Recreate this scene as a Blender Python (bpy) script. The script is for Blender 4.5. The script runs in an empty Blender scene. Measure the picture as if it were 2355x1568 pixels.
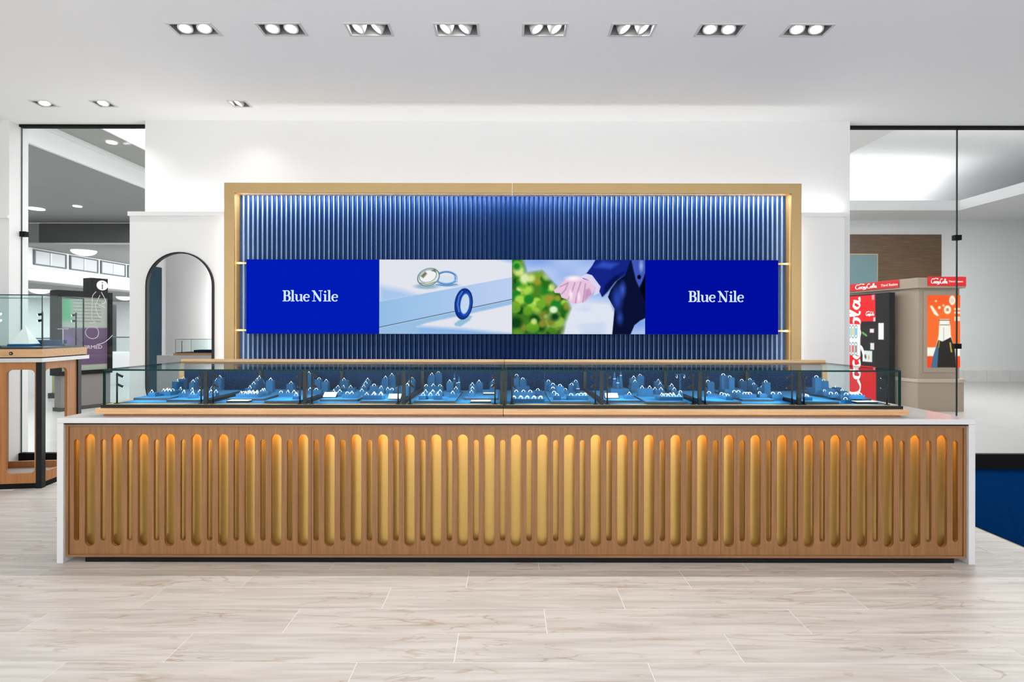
import bpy, bmesh, math, random
import numpy as np
from mathutils import Vector, Matrix
random.seed(7)
SC = bpy.context.scene
COL = SC.collection
# ------------------------------------------------------------------ camera
F, H, CX, CY = 1200.0, 1.36, 1170.0, 758.0          # focal length in px, eye height, principal point
cam_d = bpy.data.cameras.new('camera'); cam = bpy.data.objects.new('camera', cam_d); COL.objects.link(cam)
cam_d.sensor_width = 36.0; cam_d.lens = F / 2355 * 36
cam_d.shift_x = (1177.5 - CX) / 2355; cam_d.shift_y = -(784 - CY) / 2355
cam_d.clip_start = 0.05; cam_d.clip_end = 100
cam.location = (0, 0, H); cam.rotation_euler = (math.pi / 2, -0.0016, 0)
SC.camera = cam
# ------------------------------------------------------------------ world, exposure
W = bpy.data.worlds.new('world'); SC.world = W; W.use_nodes = True
W.node_tree.nodes['Background'].inputs[0].default_value = (1.0, 1.0, 1.0, 1)
W.node_tree.nodes['Background'].inputs[1].default_value = 2.55
SC.view_settings.view_transform = 'Standard'; SC.view_settings.look = 'None'
SC.view_settings.gamma = 1; SC.view_settings.use_curve_mapping = False
SC.view_settings.exposure = 0.5
SC.cycles.transparent_max_bounces = 24
CEIL = 3.36

def light(name, kind, loc, energy, color=(1, 1, 1), target=None, rot=None, **kw):
    d = bpy.data.lights.new(name, kind); d.energy = energy; d.color = color
    for k, v in kw.items(): setattr(d, k, v)
    o = bpy.data.objects.new(name, d); COL.objects.link(o); o.location = loc
    if target is not None:
        o.rotation_euler = (Vector(target) - Vector(loc)).to_track_quat('-Z', 'Y').to_euler()
    if rot is not None: o.rotation_euler = rot
    return o
WARM = (1.0, 0.955, 0.90)
# added fill spots without fixtures, out of view above and behind the camera
for yy, e in ((0.4, 12), (-2.0, 20)):
    for i in range(6):
        light('fill_spot', 'SPOT', (-4.4 + 1.76 * i, yy, CEIL - 0.05), e, (1, 0.985, 0.97), target=(-4.4 + 1.76 * i, yy + 0.5, 0),
              spot_size=math.radians(140), spot_blend=1.0, shadow_soft_size=0.0)
# led strips: behind the brass frame, on the low wall, inside the frame
def strip(name, loc, sx, sy, energy, color, direction):
    o = light(name, 'AREA', loc, energy, color, shape='RECTANGLE', size=sx, size_y=sy)
    o.rotation_euler = Vector(direction).to_track_quat('-Z', 'Y').to_euler()
    return o

# ------------------------------------------------------------------ mesh helpers
ORG = {}
def setp(o, label=None, cat=None, group=None, kind=None):
    if label: o['label'] = label
    if cat: o['category'] = cat
    if group: o['group'] = group
    if kind: o['kind'] = kind
    return o
def thing(name, label, cat, loc, rotz=0, group=None, kind=None):
    o = bpy.data.objects.new(name, None); COL.objects.link(o); o.empty_display_size = 0.05
    o.location = loc; o.rotation_euler = (0, 0, rotz); ORG[o.name] = Vector(loc)
    return setp(o, label, cat, group, kind)
class MB:
    def __init__(s): s.v = []; s.f = []; s.m = []; s.sm = []
    def poly(s, pts, mi=0, smooth=False):
        b = len(s.v); s.v += [tuple(p) for p in pts]; s.f.append(tuple(range(b, b + len(pts)))); s.m.append(mi); s.sm.append(smooth); return s
    def faces(s, vs, fs, mi=0, smooth=False):
        b = len(s.v); s.v += [tuple(p) for p in vs]
        for f in fs: s.f.append(tuple(b + i for i in f)); s.m.append(mi); s.sm.append(smooth)
        return s
    def box(s, x0, x1, y0, y1, z0, z1, mi=0, side=None):
        vs = [(x0,y0,z0),(x1,y0,z0),(x1,y1,z0),(x0,y1,z0),(x0,y0,z1),(x1,y0,z1),(x1,y1,z1),(x0,y1,z1)]
        fs = [(0,3,2,1),(4,5,6,7),(0,1,5,4),(2,3,7,6),(1,2,6,5),(3,0,4,7)]   # bottom top front back right left
        for i, f in enumerate(fs):
            s.faces([vs[j] for j in f], [(0,1,2,3)], side.get(i, mi) if side else mi)
        return s
    def cbox(s, x0, x1, y0, y1, z0, z1, c=0.003, mi=0):     # chamfered top edge
        r = lambda d, z: [(x0+d,y0+d,z),(x1-d,y0+d,z),(x1-d,y1-d,z),(x0+d,y1-d,z)]
        vs = r(0, z0) + r(0, z1 - c) + r(c, z1)
        fs = [(3,2,1,0),(8,9,10,11)]
        for l in (0, 4):
            for i in range(4): j = (i+1) % 4; fs.append((l+i, l+j, l+4+j, l+4+i))
        return s.faces(vs, fs, mi)
    def prism(s, pts, z0, z1, mi=0, smooth=False, cap=True):      # vertical prism from xy outline (ccw)
        n = len(pts); vs = [(p[0],p[1],z0) for p in pts] + [(p[0],p[1],z1) for p in pts]
        fs = [(i,(i+1)%n,n+(i+1)%n,n+i) for i in range(n)]
        s.faces(vs, fs, mi, smooth)
        if cap: s.poly([(p[0],p[1],z1) for p in pts], mi); s.poly([(p[0],p[1],z0) for p in reversed(pts)], mi)
        return s
    def cyl(s, p0, p1, r0, r1=None, n=16, mi=0, cap=True, smooth=True, capmi=None):
        r1 = r0 if r1 is None else r1; p0 = Vector(p0); p1 = Vector(p1); d = (p1-p0).normalized()
        a = d.orthogonal().normalized(); b = d.cross(a)
        ring = lambda p, r: [p + (a*math.cos(t)+b*math.sin(t))*r for t in [2*math.pi*i/n for i in range(n)]]
        A, B = ring(p0, r0), ring(p1, r1)
        s.faces(A+B, [(i,(i+1)%n,n+(i+1)%n,n+i) for i in range(n)], mi, smooth)
        if cap: s.poly(list(reversed(A)), mi); s.poly(B, mi if capmi is None else capmi)
        return s
    def tube(s, pts, r, n=8, mi=0, closed=False):
        P = [Vector(p) for p in pts]; m = len(P); rings = []; up = None
        for i in range(m):
            t = (P[(i+1)%m]-P[i-1]) if closed else (P[min(i+1,m-1)]-P[max(i-1,0)])
            t.normalize()
            a = t.orthogonal().normalized() if up is None else (up - t*up.dot(t)).normalized()
            up = a; b = t.cross(a)
            rings.append([P[i]+(a*math.cos(q)+b*math.sin(q))*r for q in [2*math.pi*k/n for k in range(n)]])
        vs = [v for R in rings for v in R]; fs = []
        for i in range(m if closed else m-1):
            j = (i+1) % m
            for k in range(n): l = (k+1)%n; fs.append((i*n+k, i*n+l, j*n+l, j*n+k))
        s.faces(vs, fs, mi, True)
        if not closed: s.poly(list(reversed(rings[0])), mi); s.poly(rings[-1], mi)
        return s
    def ribbon(s, pts, w, y, mi=0, to=None, flip=1):     # flat pen stroke; pts (a,b), widths scalar or list; to maps (a,b)->xyz
        P = [Vector(p) for p in pts]; m = len(P); ws = w if isinstance(w, (list, tuple)) else [w]*m
        L, R = [], []
        for i in range(m):
            t = (P[min(i+1,m-1)]-P[max(i-1,0)]); t = t.normalized() if t.length > 0 else Vector((1,0)); nrm = Vector((-t.y, t.x))
            L.append(P[i]+nrm*ws[i]/2); R.append(P[i]-nrm*ws[i]/2)
        to = to or (lambda a, b: (a, y, b))
        for i in range(m-1):
            s.poly([to(*R[i]), to(*R[i+1]), to(*L[i+1]), to(*L[i])], mi)
        return s
    def mesh(s, name, mats, off=(0,0,0), merge=False):
        me = bpy.data.meshes.new(name); ox, oy, oz = off
        me.from_pydata([(v[0]-ox, v[1]-oy, v[2]-oz) for v in s.v], [], s.f)
        for m in (mats if isinstance(mats, (list, tuple)) else [mats]): me.materials.append(m)
        me.polygons.foreach_set('material_index', s.m); me.polygons.foreach_set('use_smooth', s.sm)
        if merge:
            bm = bmesh.new(); bm.from_mesh(me); bmesh.ops.remove_doubles(bm, verts=bm.verts, dist=1e-5); bm.to_mesh(me); bm.free()
        me.update(); return me
    def build(s, name, mats, parent=None, local=False, bevel=0, merge=True, **props):
        if parent is not None:
            off = (0,0,0) if local else ORG[parent.name]; loc = (0,0,0)
            me = s.mesh(name, mats, off, merge); o = bpy.data.objects.new(name, me); COL.objects.link(o); o.parent = parent
            ORG[o.name] = Vector((0,0,0)) if local else ORG[parent.name]
        else:
            xs, ys, zs = zip(*s.v); loc = ((min(xs)+max(xs))/2, (min(ys)+max(ys))/2, min(zs))
            me = s.mesh(name, mats, loc, merge); o = bpy.data.objects.new(name, me); COL.objects.link(o); o.location = loc; ORG[o.name] = Vector(loc)
        if bevel:
            b = o.modifiers.new('bevel', 'BEVEL'); b.width = bevel; b.segments = 2; b.limit_method = 'ANGLE'
        return setp(o, **props)
def inst(name, me, loc, parent=None, rot=(0,0,0), **props):
    o = bpy.data.objects.new(name, me); COL.objects.link(o); o.rotation_euler = rot
    if parent is not None:
        o.parent = parent; o.location = Vector(loc) - ORG[parent.name]; ORG[o.name] = Vector(loc)
    else: o.location = loc; ORG[o.name] = Vector(loc)
    return setp(o, **props)
def holed(name, loops, depth, to):     # flat sheet with holes, extruded: loops of (a,b); to maps (a,b,c)->xyz with c along thickness
    cu = bpy.data.curves.new(name, 'CURVE'); cu.dimensions = '2D'; cu.fill_mode = 'BOTH'; cu.extrude = depth/2
    for L in loops:
        sp = cu.splines.new('POLY'); sp.points.add(len(L)-1); sp.use_cyclic_u = True
        for p, q in zip(sp.points, L): p.co = (q[0], q[1], 0, 1)
    o = bpy.data.objects.new(name, cu); me = bpy.data.meshes.new_from_object(o)
    mb = MB(); mb.v = [to(v.co.x, v.co.y, v.co.z) for v in me.vertices]
    for p in me.polygons: mb.f.append(tuple(p.vertices)); mb.m.append(0); mb.sm.append(False)
    bpy.data.objects.remove(o); bpy.data.curves.remove(cu); bpy.data.meshes.remove(me)
    return mb
def stadium(cx, z0, z1, w, n=10):
    r = w/2; L = [(cx + r*math.cos(t), z1 - r + r*math.sin(t)) for t in [math.pi*i/n for i in range(n+1)]]
    return L + [(cx + r*math.cos(t), z0 + r + r*math.sin(t)) for t in [math.pi + math.pi*i/n for i in range(n+1)]]
def rrect(x0, x1, y0, y1, r, n=6):
    L = []
    for cx, cy, a in ((x1-r,y1-r,0),(x0+r,y1-r,90),(x0+r,y0+r,180),(x1-r,y0+r,270)):
        L += [(cx+r*math.cos(math.radians(a+90*i/n)), cy+r*math.sin(math.radians(a+90*i/n))) for i in range(n+1)]
    return L
def rect(x0, x1, y0, y1): return [(x0,y0),(x1,y0),(x1,y1),(x0,y1)]

# ------------------------------------------------------------------ materials
MATS = {}
def srgb(r, g, b): return tuple(((c/255)/12.92 if c/255 <= 0.04045 else ((c/255+0.055)/1.055)**2.4) for c in (r, g, b))
def mat(name, col, rough=0.5, metal=0.0, emit=None, estr=0, var=0.0, vscale=20, vstretch=(1,1,1), bump=0, spec=0.5, coat=0):
    m = bpy.data.materials.new(name); m.use_nodes = True; nt = m.node_tree; b = nt.nodes['Principled BSDF']
    b.inputs['Base Color'].default_value = (*col, 1); b.inputs['Roughness'].default_value = rough; b.inputs['Metallic'].default_value = metal
    b.inputs['Specular IOR Level'].default_value = spec; b.inputs['Coat Weight'].default_value = coat
    if emit: b.inputs['Emission Color'].default_value = (*emit, 1); b.inputs['Emission Strength'].default_value = estr
    tc = nt.nodes.new('ShaderNodeTexCoord'); mp = nt.nodes.new('ShaderNodeMapping'); mp.inputs['Scale'].default_value = vstretch
    nz = nt.nodes.new('ShaderNodeTexNoise'); nz.inputs['Scale'].default_value = vscale; nz.inputs['Detail'].default_value = 4
    nt.links.new(tc.outputs['Object'], mp.inputs[0]); nt.links.new(mp.outputs[0], nz.inputs[0])
    if var > 0:
        mx = nt.nodes.new('ShaderNodeMix'); mx.data_type = 'RGBA'
        mx.inputs[6].default_value = (*[c*(1-var) for c in col], 1); mx.inputs[7].default_value = (*[min(1, c*(1+var)) for c in col], 1)
        nt.links.new(nz.outputs[0], mx.inputs[0]); nt.links.new(mx.outputs[2], b.inputs['Base Color'])
    if bump > 0:
        bp = nt.nodes.new('ShaderNodeBump'); bp.inputs['Strength'].default_value = bump; bp.inputs['Distance'].default_value = 0.002
        nt.links.new(nz.outputs[0], bp.inputs['Height']); nt.links.new(bp.outputs[0], b.inputs['Normal'])
    MATS[name] = m; return m
def emis(name, col, s):
    m = bpy.data.materials.new(name); m.use_nodes = True; nt = m.node_tree; nt.nodes.clear()
    e = nt.nodes.new('ShaderNodeEmission'); e.inputs[0].default_value = (*col, 1); e.inputs[1].default_value = s
    o = nt.nodes.new('ShaderNodeOutputMaterial'); nt.links.new(e.outputs[0], o.inputs[0]); MATS[name] = m; return m
def glassm(name, tint, f0=0.04, k=0.9):
    m = bpy.data.materials.new(name); m.use_nodes = True; nt = m.node_tree; nt.nodes.clear(); N = nt.nodes.new
    t = N('ShaderNodeBsdfTransparent'); t.inputs[0].default_value = (*tint, 1)
    g = N('ShaderNodeBsdfGlossy'); g.inputs['Roughness'].default_value = 0.0; g.inputs[0].default_value = (1, 1, 1, 1)
    lw = N('ShaderNodeLayerWeight'); lw.inputs[0].default_value = 0.5
    p = N('ShaderNodeMath'); p.operation = 'POWER'; p.inputs[1].default_value = 5
    ma = N('ShaderNodeMath'); ma.operation = 'MULTIPLY_ADD'; ma.inputs[1].default_value = k; ma.inputs[2].default_value = f0
    mx = N('ShaderNodeMixShader'); o = N('ShaderNodeOutputMaterial'); L = nt.links.new
    L(lw.outputs['Facing'], p.inputs[0]); L(p.outputs[0], ma.inputs[0]); L(ma.outputs[0], mx.inputs[0])
    L(t.outputs[0], mx.inputs[1]); L(g.outputs[0], mx.inputs[2]); L(mx.outputs[0], o.inputs[0]); MATS[name] = m; return m
def woodm(name, c1, c2, axis='z', scale=1.0, rough=0.45, rnd=False):
    m = bpy.data.materials.new(name); m.use_nodes = True; nt = m.node_tree; b = nt.nodes['Principled BSDF']; N = nt.nodes.new; L = nt.links.new
    tc = N('ShaderNodeTexCoord'); mp = N('ShaderNodeMapping')
    mp.inputs['Scale'].default_value = {'z': (60,60,2.2), 'x': (2.2,60,60), 'y': (60,2.2,60)}[axis]
    nz = N('ShaderNodeTexNoise'); nz.inputs['Scale'].default_value = scale; nz.inputs['Detail'].default_value = 6; nz.inputs['Roughness'].default_value = 0.65
    rp = N('ShaderNodeValToRGB'); rp.color_ramp.elements[0].position = 0.28; rp.color_ramp.elements[1].position = 0.72
    rp.color_ramp.elements[0].color = (*c1, 1); rp.color_ramp.elements[1].color = (*c2, 1)
    L(tc.outputs['Object'], mp.inputs[0]); L(mp.outputs[0], nz.inputs[0]); L(nz.outputs[0], rp.inputs[0]); L(rp.outputs[0], b.inputs['Base Color'])
    b.inputs['Roughness'].default_value = rough; MATS[name] = m; return m
def plankm():
    m = bpy.data.materials.new('plank_tile'); m.use_nodes = True; nt = m.node_tree; b = nt.nodes['Principled BSDF']; N = nt.nodes.new; L = nt.links.new
    tc = N('ShaderNodeTexCoord'); oi = N('ShaderNodeObjectInfo')
    sc = N('ShaderNodeVectorMath'); sc.operation = 'SCALE'; sc.inputs[0].default_value = (37.0, 11.0, 5.0); L(oi.outputs['Random'], sc.inputs['Scale'])
    ad = N('ShaderNodeVectorMath'); ad.operation = 'ADD'; L(tc.outputs['Object'], ad.inputs[0]); L(sc.outputs[0], ad.inputs[1])
    def noise(scl, loc, s_, det, dist):
        mp = N('ShaderNodeMapping'); mp.inputs['Scale'].default_value = scl; mp.inputs['Location'].default_value = loc; L(ad.outputs[0], mp.inputs[0])
        n = N('ShaderNodeTexNoise'); n.inputs['Scale'].default_value = s_; n.inputs['Detail'].default_value = det; n.inputs['Distortion'].default_value = dist; L(mp.outputs[0], n.inputs[0]); return n.outputs[0]
    def ramp(src, stops):
        r = N('ShaderNodeValToRGB'); e = r.color_ramp.elements; e[0].position, v = stops[0]; e[0].color = (v,v,v,1); e[1].position, v = stops[-1]; e[1].color = (v,v,v,1)
        for p, v in stops[1:-1]: x = e.new(p); x.color = (v,v,v,1)
        L(src, r.inputs[0]); return r.outputs[0]
    def mul(a, b):
        q = N('ShaderNodeMath'); q.operation = 'MULTIPLY'; L(a, q.inputs[0])
        if isinstance(b, float): q.inputs[1].default_value = b
        else: L(b, q.inputs[1])
        return q.outputs[0]
    def mixc(f, a, col):
        x = N('ShaderNodeMix'); x.data_type = 'RGBA'; L(f, x.inputs[0]); L(a, x.inputs[6]); x.inputs[7].default_value = (*col, 1); return x.outputs[2]
    grain = noise((1.0, 14.0, 1), (0,0,0), 2.0, 6, 0.6)
    r1 = N('ShaderNodeValToRGB'); e = r1.color_ramp.elements
    e[0].position = 0.30; e[0].color = (*srgb(174, 169, 163), 1); e[1].position = 0.60; e[1].color = (*srgb(197, 193, 189), 1); L(grain, r1.inputs[0])
    vein = ramp(noise((0.7, 4.2, 1), (4,9,2), 1.7, 2.5, 1.4), [(0.485, 0), (0.50, 1), (0.512, 0.15), (0.54, 0)])
    mask = ramp(noise((0.9, 3.0, 1), (8,1,5), 1.6, 2, 0.5), [(0.50, 0), (0.60, 1)])
    knot = ramp(noise((1.3, 7.0, 1), (1,6,3), 2.3, 4, 1.6), [(0.64, 0), (0.69, 0.9), (0.73, 0.35), (0.77, 1)])
    tint = ramp(noise((0.6, 5.0, 1), (3,3,7), 1.8, 3, 1.0), [(0.52, 0), (0.70, 1)])
    c = mixc(mul(tint, 0.35), r1.outputs[0], srgb(182, 168, 154)); c = mixc(mul(mul(vein, mask), 0.55), c, srgb(140, 112, 84)); c = mixc(mul(knot, 0.42), c, srgb(146, 118, 90))
    L(c, b.inputs['Base Color']); b.inputs['Roughness'].default_value = 0.42; b.inputs['Specular IOR Level'].default_value = 0.3
    MATS['plank'] = m; return m
def vcolm(name, strength, diffuse=False):
    m = bpy.data.materials.new(name); m.use_nodes = True; nt = m.node_tree
    a = nt.nodes.new('ShaderNodeAttribute'); a.attribute_name = 'Col'
    if diffuse:
        b = nt.nodes['Principled BSDF']; nt.links.new(a.outputs[0], b.inputs['Base Color']); b.inputs['Roughness'].default_value = 0.5; b.inputs['Specular IOR Level'].default_value = 0.15
        nt.links.new(a.outputs[0], b.inputs['Emission Color']); b.inputs['Emission Strength'].default_value = strength
    else:
        nt.nodes.clear(); a = nt.nodes.new('ShaderNodeAttribute'); a.attribute_name = 'Col'
        e = nt.nodes.new('ShaderNodeEmission'); e.inputs[1].default_value = strength; o = nt.nodes.new('ShaderNodeOutputMaterial')
        nt.links.new(a.outputs[0], e.inputs[0]); nt.links.new(e.outputs[0], o.inputs[0])
    MATS[name] = m; return m
white = mat('white_paint', (0.71, 0.71, 0.71), 0.6, var=0.015, vscale=3)
ceilm = mat('ceiling_paint', (0.90, 0.90, 0.895), 0.8, var=0.01, vscale=2)
quartz = mat('white_quartz', (0.57, 0.57, 0.58), 0.12, var=0.03, vscale=4, vstretch=(1, 3, 1))
black = mat('black_metal', (0.007, 0.007, 0.009), 0.4, spec=0.25)
blackmat = mat('black_matt', (0.005, 0.005, 0.006), 0.7, spec=0.15)
brass = mat('brushed_brass', (0.47, 0.325, 0.145), 0.42, metal=0.45, var=0.05, vscale=6)
gold = mat('gold_leaf_panel', (0.55, 0.36, 0.105), 0.28, metal=0.55, var=0.04, vscale=25)
oak = woodm('oak_veneer', srgb(113, 75, 40), srgb(142, 99, 57), 'z', 1.2)
oakh = woodm('oak_rail', srgb(176, 132, 88), srgb(212, 172, 126), 'x', 1.0)
oakd = woodm('oak_edge', srgb(108, 74, 46), srgb(138, 98, 64), 'x', 1.0)
oakv = woodm('oak_tower', srgb(150, 96, 50), srgb(180, 122, 70), 'z', 1.0)
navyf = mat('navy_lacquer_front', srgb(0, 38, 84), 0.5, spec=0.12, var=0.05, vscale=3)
navys = mat('slat_side_painted_light', srgb(186, 208, 238), 0.5, spec=0.2, var=0.03, vscale=3)  # pale tone paints the light caught on the navy slats' sides
navyb = mat('navy_backing', srgb(2, 40, 88), 0.6, spec=0.1, var=0.05, vscale=3)
velvet = mat('blue_velvet', (0.005, 0.066, 0.16), 0.85, var=0.22, vscale=60, bump=0.1, spec=0.2)
velvetd = mat('blue_deck_cloth', (0.012, 0.118, 0.27), 0.9, var=0.25, vscale=18, spec=0.2)
navyback = mat('navy_velvet_back', (0.002, 0.020, 0.065), 0.9, var=0.35, vscale=9, spec=0.05)
trayedge = mat('charcoal_tray_edge', (0.02, 0.028, 0.045), 0.5, var=0.1)
clear = glassm('clear_glass', (0.94, 0.978, 0.978), 0.004, 0.45)
toppane = glassm('case_top_glass', (0.76, 0.90, 0.91), 0.015, 0.45)
store_glass = glassm('storefront_glass', (0.975, 0.982, 0.978), 0.015, 0.6)
gedge = mat('green_glass_edge', (0.002, 0.028, 0.026), 0.3, spec=0.12, var=0.2, vscale=5)
silver = mat('polished_silver', (0.95, 0.94, 0.92), 0.22, metal=0.75)
stone = mat('white_stone', (0.95, 0.95, 0.96), 0.08, spec=1.0)
yellowg = mat('yellow_stone', (0.95, 0.8, 0.1), 0.1, spec=1.0)
carpet = mat('blue_carpet', srgb(4, 42, 88), 0.95, var=0.45, vscale=40, vstretch=(1, 3, 1), bump=0.6, spec=0.0)
grout = mat('pale_grout', srgb(228, 226, 222), 0.8)
mirror = mat('mirror_silver', (0.88, 0.90, 0.90), 0.01, metal=1.0)
lampwhite = mat('lamp_white_metal', (0.62, 0.62, 0.62), 0.4)
lampgrey = mat('lamp_housing_grey', (0.30, 0.30, 0.30), 0.5)
lens = emis('lamp_lens', (1, 0.99, 0.97), 14)
spotlens = emis('spot_lens', (1, 0.98, 0.95), 10)
plank = plankm()
cardw = mat('white_card', (0.88, 0.88, 0.86), 0.5)
mallfloor = mat('mall_floor_tile', (0.43, 0.425, 0.41), 0.22, var=0.06, vscale=3, vstretch=(1, 4, 1))
mallwhite = mat('mall_white_paint', (0.72, 0.73, 0.74), 0.6, var=0.02, vscale=2)
mallgrey = mat('mall_grey_ceiling', (0.24, 0.245, 0.245), 0.8, var=0.03, vscale=2)
mallolive = mat('mall_olive_ceiling', (0.30, 0.31, 0.29), 0.8, var=0.03, vscale=2)
malldark = mat('mall_dark_band', (0.035, 0.035, 0.037), 0.6, var=0.1)
glow = emis('mall_light_disc', (1, 0.98, 0.94), 3.0)
skyl = emis('skylight_panel', (1, 1, 1), 1.6)

# ------------------------------------------------------------------ floor
floor = MB().box(-7, 7, -4.2, 5.2, -0.05, -0.0010).build('floor', grout, label='pale wood-look plank tile floor across the store', cat='floor', kind='structure')
PL, PW, Y0 = 1.188, 0.2053, 2.338
offs = {}
for k in range(-4, 14):
    yb = Y0 + PW * k; off = -1.014 + 0.396 * k
    x = off - PL * 6
    while x < 5.6:
        x0, x1 = x + 0.0016, x + PL - 0.0016; x += PL
        if x1 < -6.3 or (x0 > 3.2): continue
        x1 = min(x1, 3.228)
        if x1 - x0 < 0.04: continue
        yy1 = min(yb + PW - 0.0016, 5.19)
        if yy1 < yb + 0.03: continue
        b = MB().cbox(x0, x1, yb + 0.0016, yy1, -0.0009, 0.0, 0.0003)
        me = b.mesh('plank', plank, ((x0+x1)/2, yb + PW/2, 0)); inst('plank', me, ((x0+x1)/2, yb + PW/2, 0), floor)
MB().box(3.236, 7, -4.2, 5.115, -0.0009, 0.006).build('carpet', carpet, label='dark blue carpet beside the plank floor on the right', cat='carpet')
MB().box(3.229, 3.235, -4.2, 5.115, -0.0009, 0.002).build('trim_1', brass, label='thin metal strip between plank floor and blue carpet', cat='trim', kind='structure')

# ------------------------------------------------------------------ ceiling with cut-outs for the downlights
FX = [(-2.099 + 0.5835*i, 3.404, 3.556, 0.30) for i in range(8)]
SX = [(-4.125, 4.56, 4.70, 0.165), (-3.60, 4.56, 4.70, 0.165), (-2.39, 4.56, 4.70, 0.165)]
loops = [rect(-7, 7, -4.2, 5.2)] + [rect(x-w/2+0.012, x+w/2-0.012, y0+0.010, y1-0.010) for x, y0, y1, w in FX + SX]
holed('ceiling', loops, 0.02, lambda a, b, c: (a, b, CEIL + 0.01 + c)).build('ceiling', ceilm, merge=False, label='flat white store ceiling with recessed downlights', cat='ceiling', kind='structure')
def lampmesh(tilt_to):
    """lamp: gimbal rings and lens, pointing along tilt_to (unit vector, down)."""
    d = Vector(tilt_to).normalized(); a = MB()
    base = Vector((0, 0, 0.03))
    a.cyl(base - d*0.02, base + d*0.022, 0.040, 0.047, 20, 0, cap=True)
    a.cyl(base + d*0.022, base + d*0.030, 0.047, 0.047, 20, 0, cap=True)
    a.cyl(base - d*0.03, base - d*0.015, 0.036, 0.036, 16, 0)
    b = MB().cyl(base + d*0.0302, base + d*0.0315, 0.034, 0.034, 20, 0)
    return a.mesh('lamp', lampwhite, merge=True), b.mesh('lens', lens, merge=True), base + d*0.06, d
def fixture(x, y0, y1, w, tilts, label, group, energy, cone=115, tgt=None):
    yc = (y0+y1)/2
    t = thing('ceiling_downlight', label, 'downlight', (x, yc, CEIL), group=group)
    x0, x1 = x-w/2, x+w/2; f = MB()
    for a in ((x0, x1, y0, y0+0.014), (x0, x1, y1-0.014, y1), (x0, x0+0.016, y0+0.014, y1-0.014), (x1-0.016, x1, y0+0.014, y1-0.014)):
        f.box(a[0], a[1], a[2], a[3], CEIL-0.004, CEIL-0.0002)
    f.build('trim_frame', lampwhite, t)
    i0, i1, j0, j1, zt = x0+0.014, x1-0.014, y0+0.012, y1-0.012, CEIL+0.11
    h = MB()
    for q in (((i0,j0,CEIL),(i0,j1,CEIL),(i0,j1,zt),(i0,j0,zt)), ((i1,j1,CEIL),(i1,j0,CEIL),(i1,j0,zt),(i1,j1,zt)),
              ((i1,j0,CEIL),(i0,j0,CEIL),(i0,j0,zt),(i1,j0,zt)), ((i0,j1,CEIL),(i1,j1,CEIL),(i1,j1,zt),(i0,j1,zt)), ((i0,j0,zt),(i0,j1,zt),(i1,j1,zt),(i1,j0,zt))):
        h.poly(q)
    h.build('housing', lampgrey, t)
    n = len(tilts)
    for k, d in enumerate(tilts):
        lx = x + (k - (n-1)/2) * 0.125
        a, b, p, dd = lampmesh(d)
        lo = inst('lamp', a, (lx, yc, CEIL + 0.0), t); l2 = inst('lens', b, (lx, yc, CEIL), lo)
        o = light('downlight_lamp', 'SPOT', (0, 0, 0), energy, (1, 0.985, 0.965), spot_size=math.radians(cone), spot_blend=0.9, shadow_soft_size=0.0)
        o.location = (lx, yc, CEIL - 0.012)
        o.rotation_euler = Vector(tgt or d).to_track_quat('-Z', 'Y').to_euler()
NTH = ['first','second','third','fourth','fifth','sixth','seventh','eighth','ninth','tenth','eleventh','twelfth','thirteenth','fourteenth','fifteenth','sixteenth','seventeenth','eighteenth','nineteenth','twentieth',
       'twenty-first','twenty-second','twenty-third','twenty-fourth','twenty-fifth','twenty-sixth','twenty-seventh','twenty-eighth','twenty-ninth','thirtieth','thirty-first','thirty-second','thirty-third','thirty-fourth','thirty-fifth','thirty-sixth','thirty-seventh','thirty-eighth','thirty-ninth','fortieth','forty-first','forty-second','forty-third','forty-fourth','forty-fifth']
TL = [((0.15,-0.2,-1),(0.25,-0.2,-1)), ((0.05,-0.2,-1),(0.0,-0.2,-1)), ((-0.55,-0.12,-1),(-0.7,-0.05,-1)), ((-0.6,-0.1,-1),(-0.65,0.0,-1)),
      ((0.55,-0.1,-1),(0.65,-0.05,-1)), ((0.6,-0.1,-1),(0.65,-0.08,-1)), ((-0.1,-0.22,-1),(-0.15,-0.2,-1)), ((-0.2,-0.2,-1),(-0.2,-0.2,-1))]
for i, (x, y0, y1, w) in enumerate(FX):
    fixture(x, y0, y1, w, TL[i], f'recessed twin ceiling downlight, {NTH[i]} from the left in the front row', 'twin downlights in the front row', 14, 125, tgt=(0, -0.05, -1))
SL = ['recessed single ceiling downlight above the glass tower, leftmost of three', 'recessed single ceiling downlight, middle one of three at left', 'recessed single ceiling downlight above the mirror pier, rightmost of three']
for i, (x, y0, y1, w) in enumerate(SX):
    fixture(x, y0, y1, w, [((0.3,-0.2,-1),(0.1,-0.3,-1),(-0.5,-0.2,-1))[i]], SL[i], 'single downlights near the back wall', (13, 11, 5)[i], 120, tgt=(0, 0.05, -1))

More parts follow.
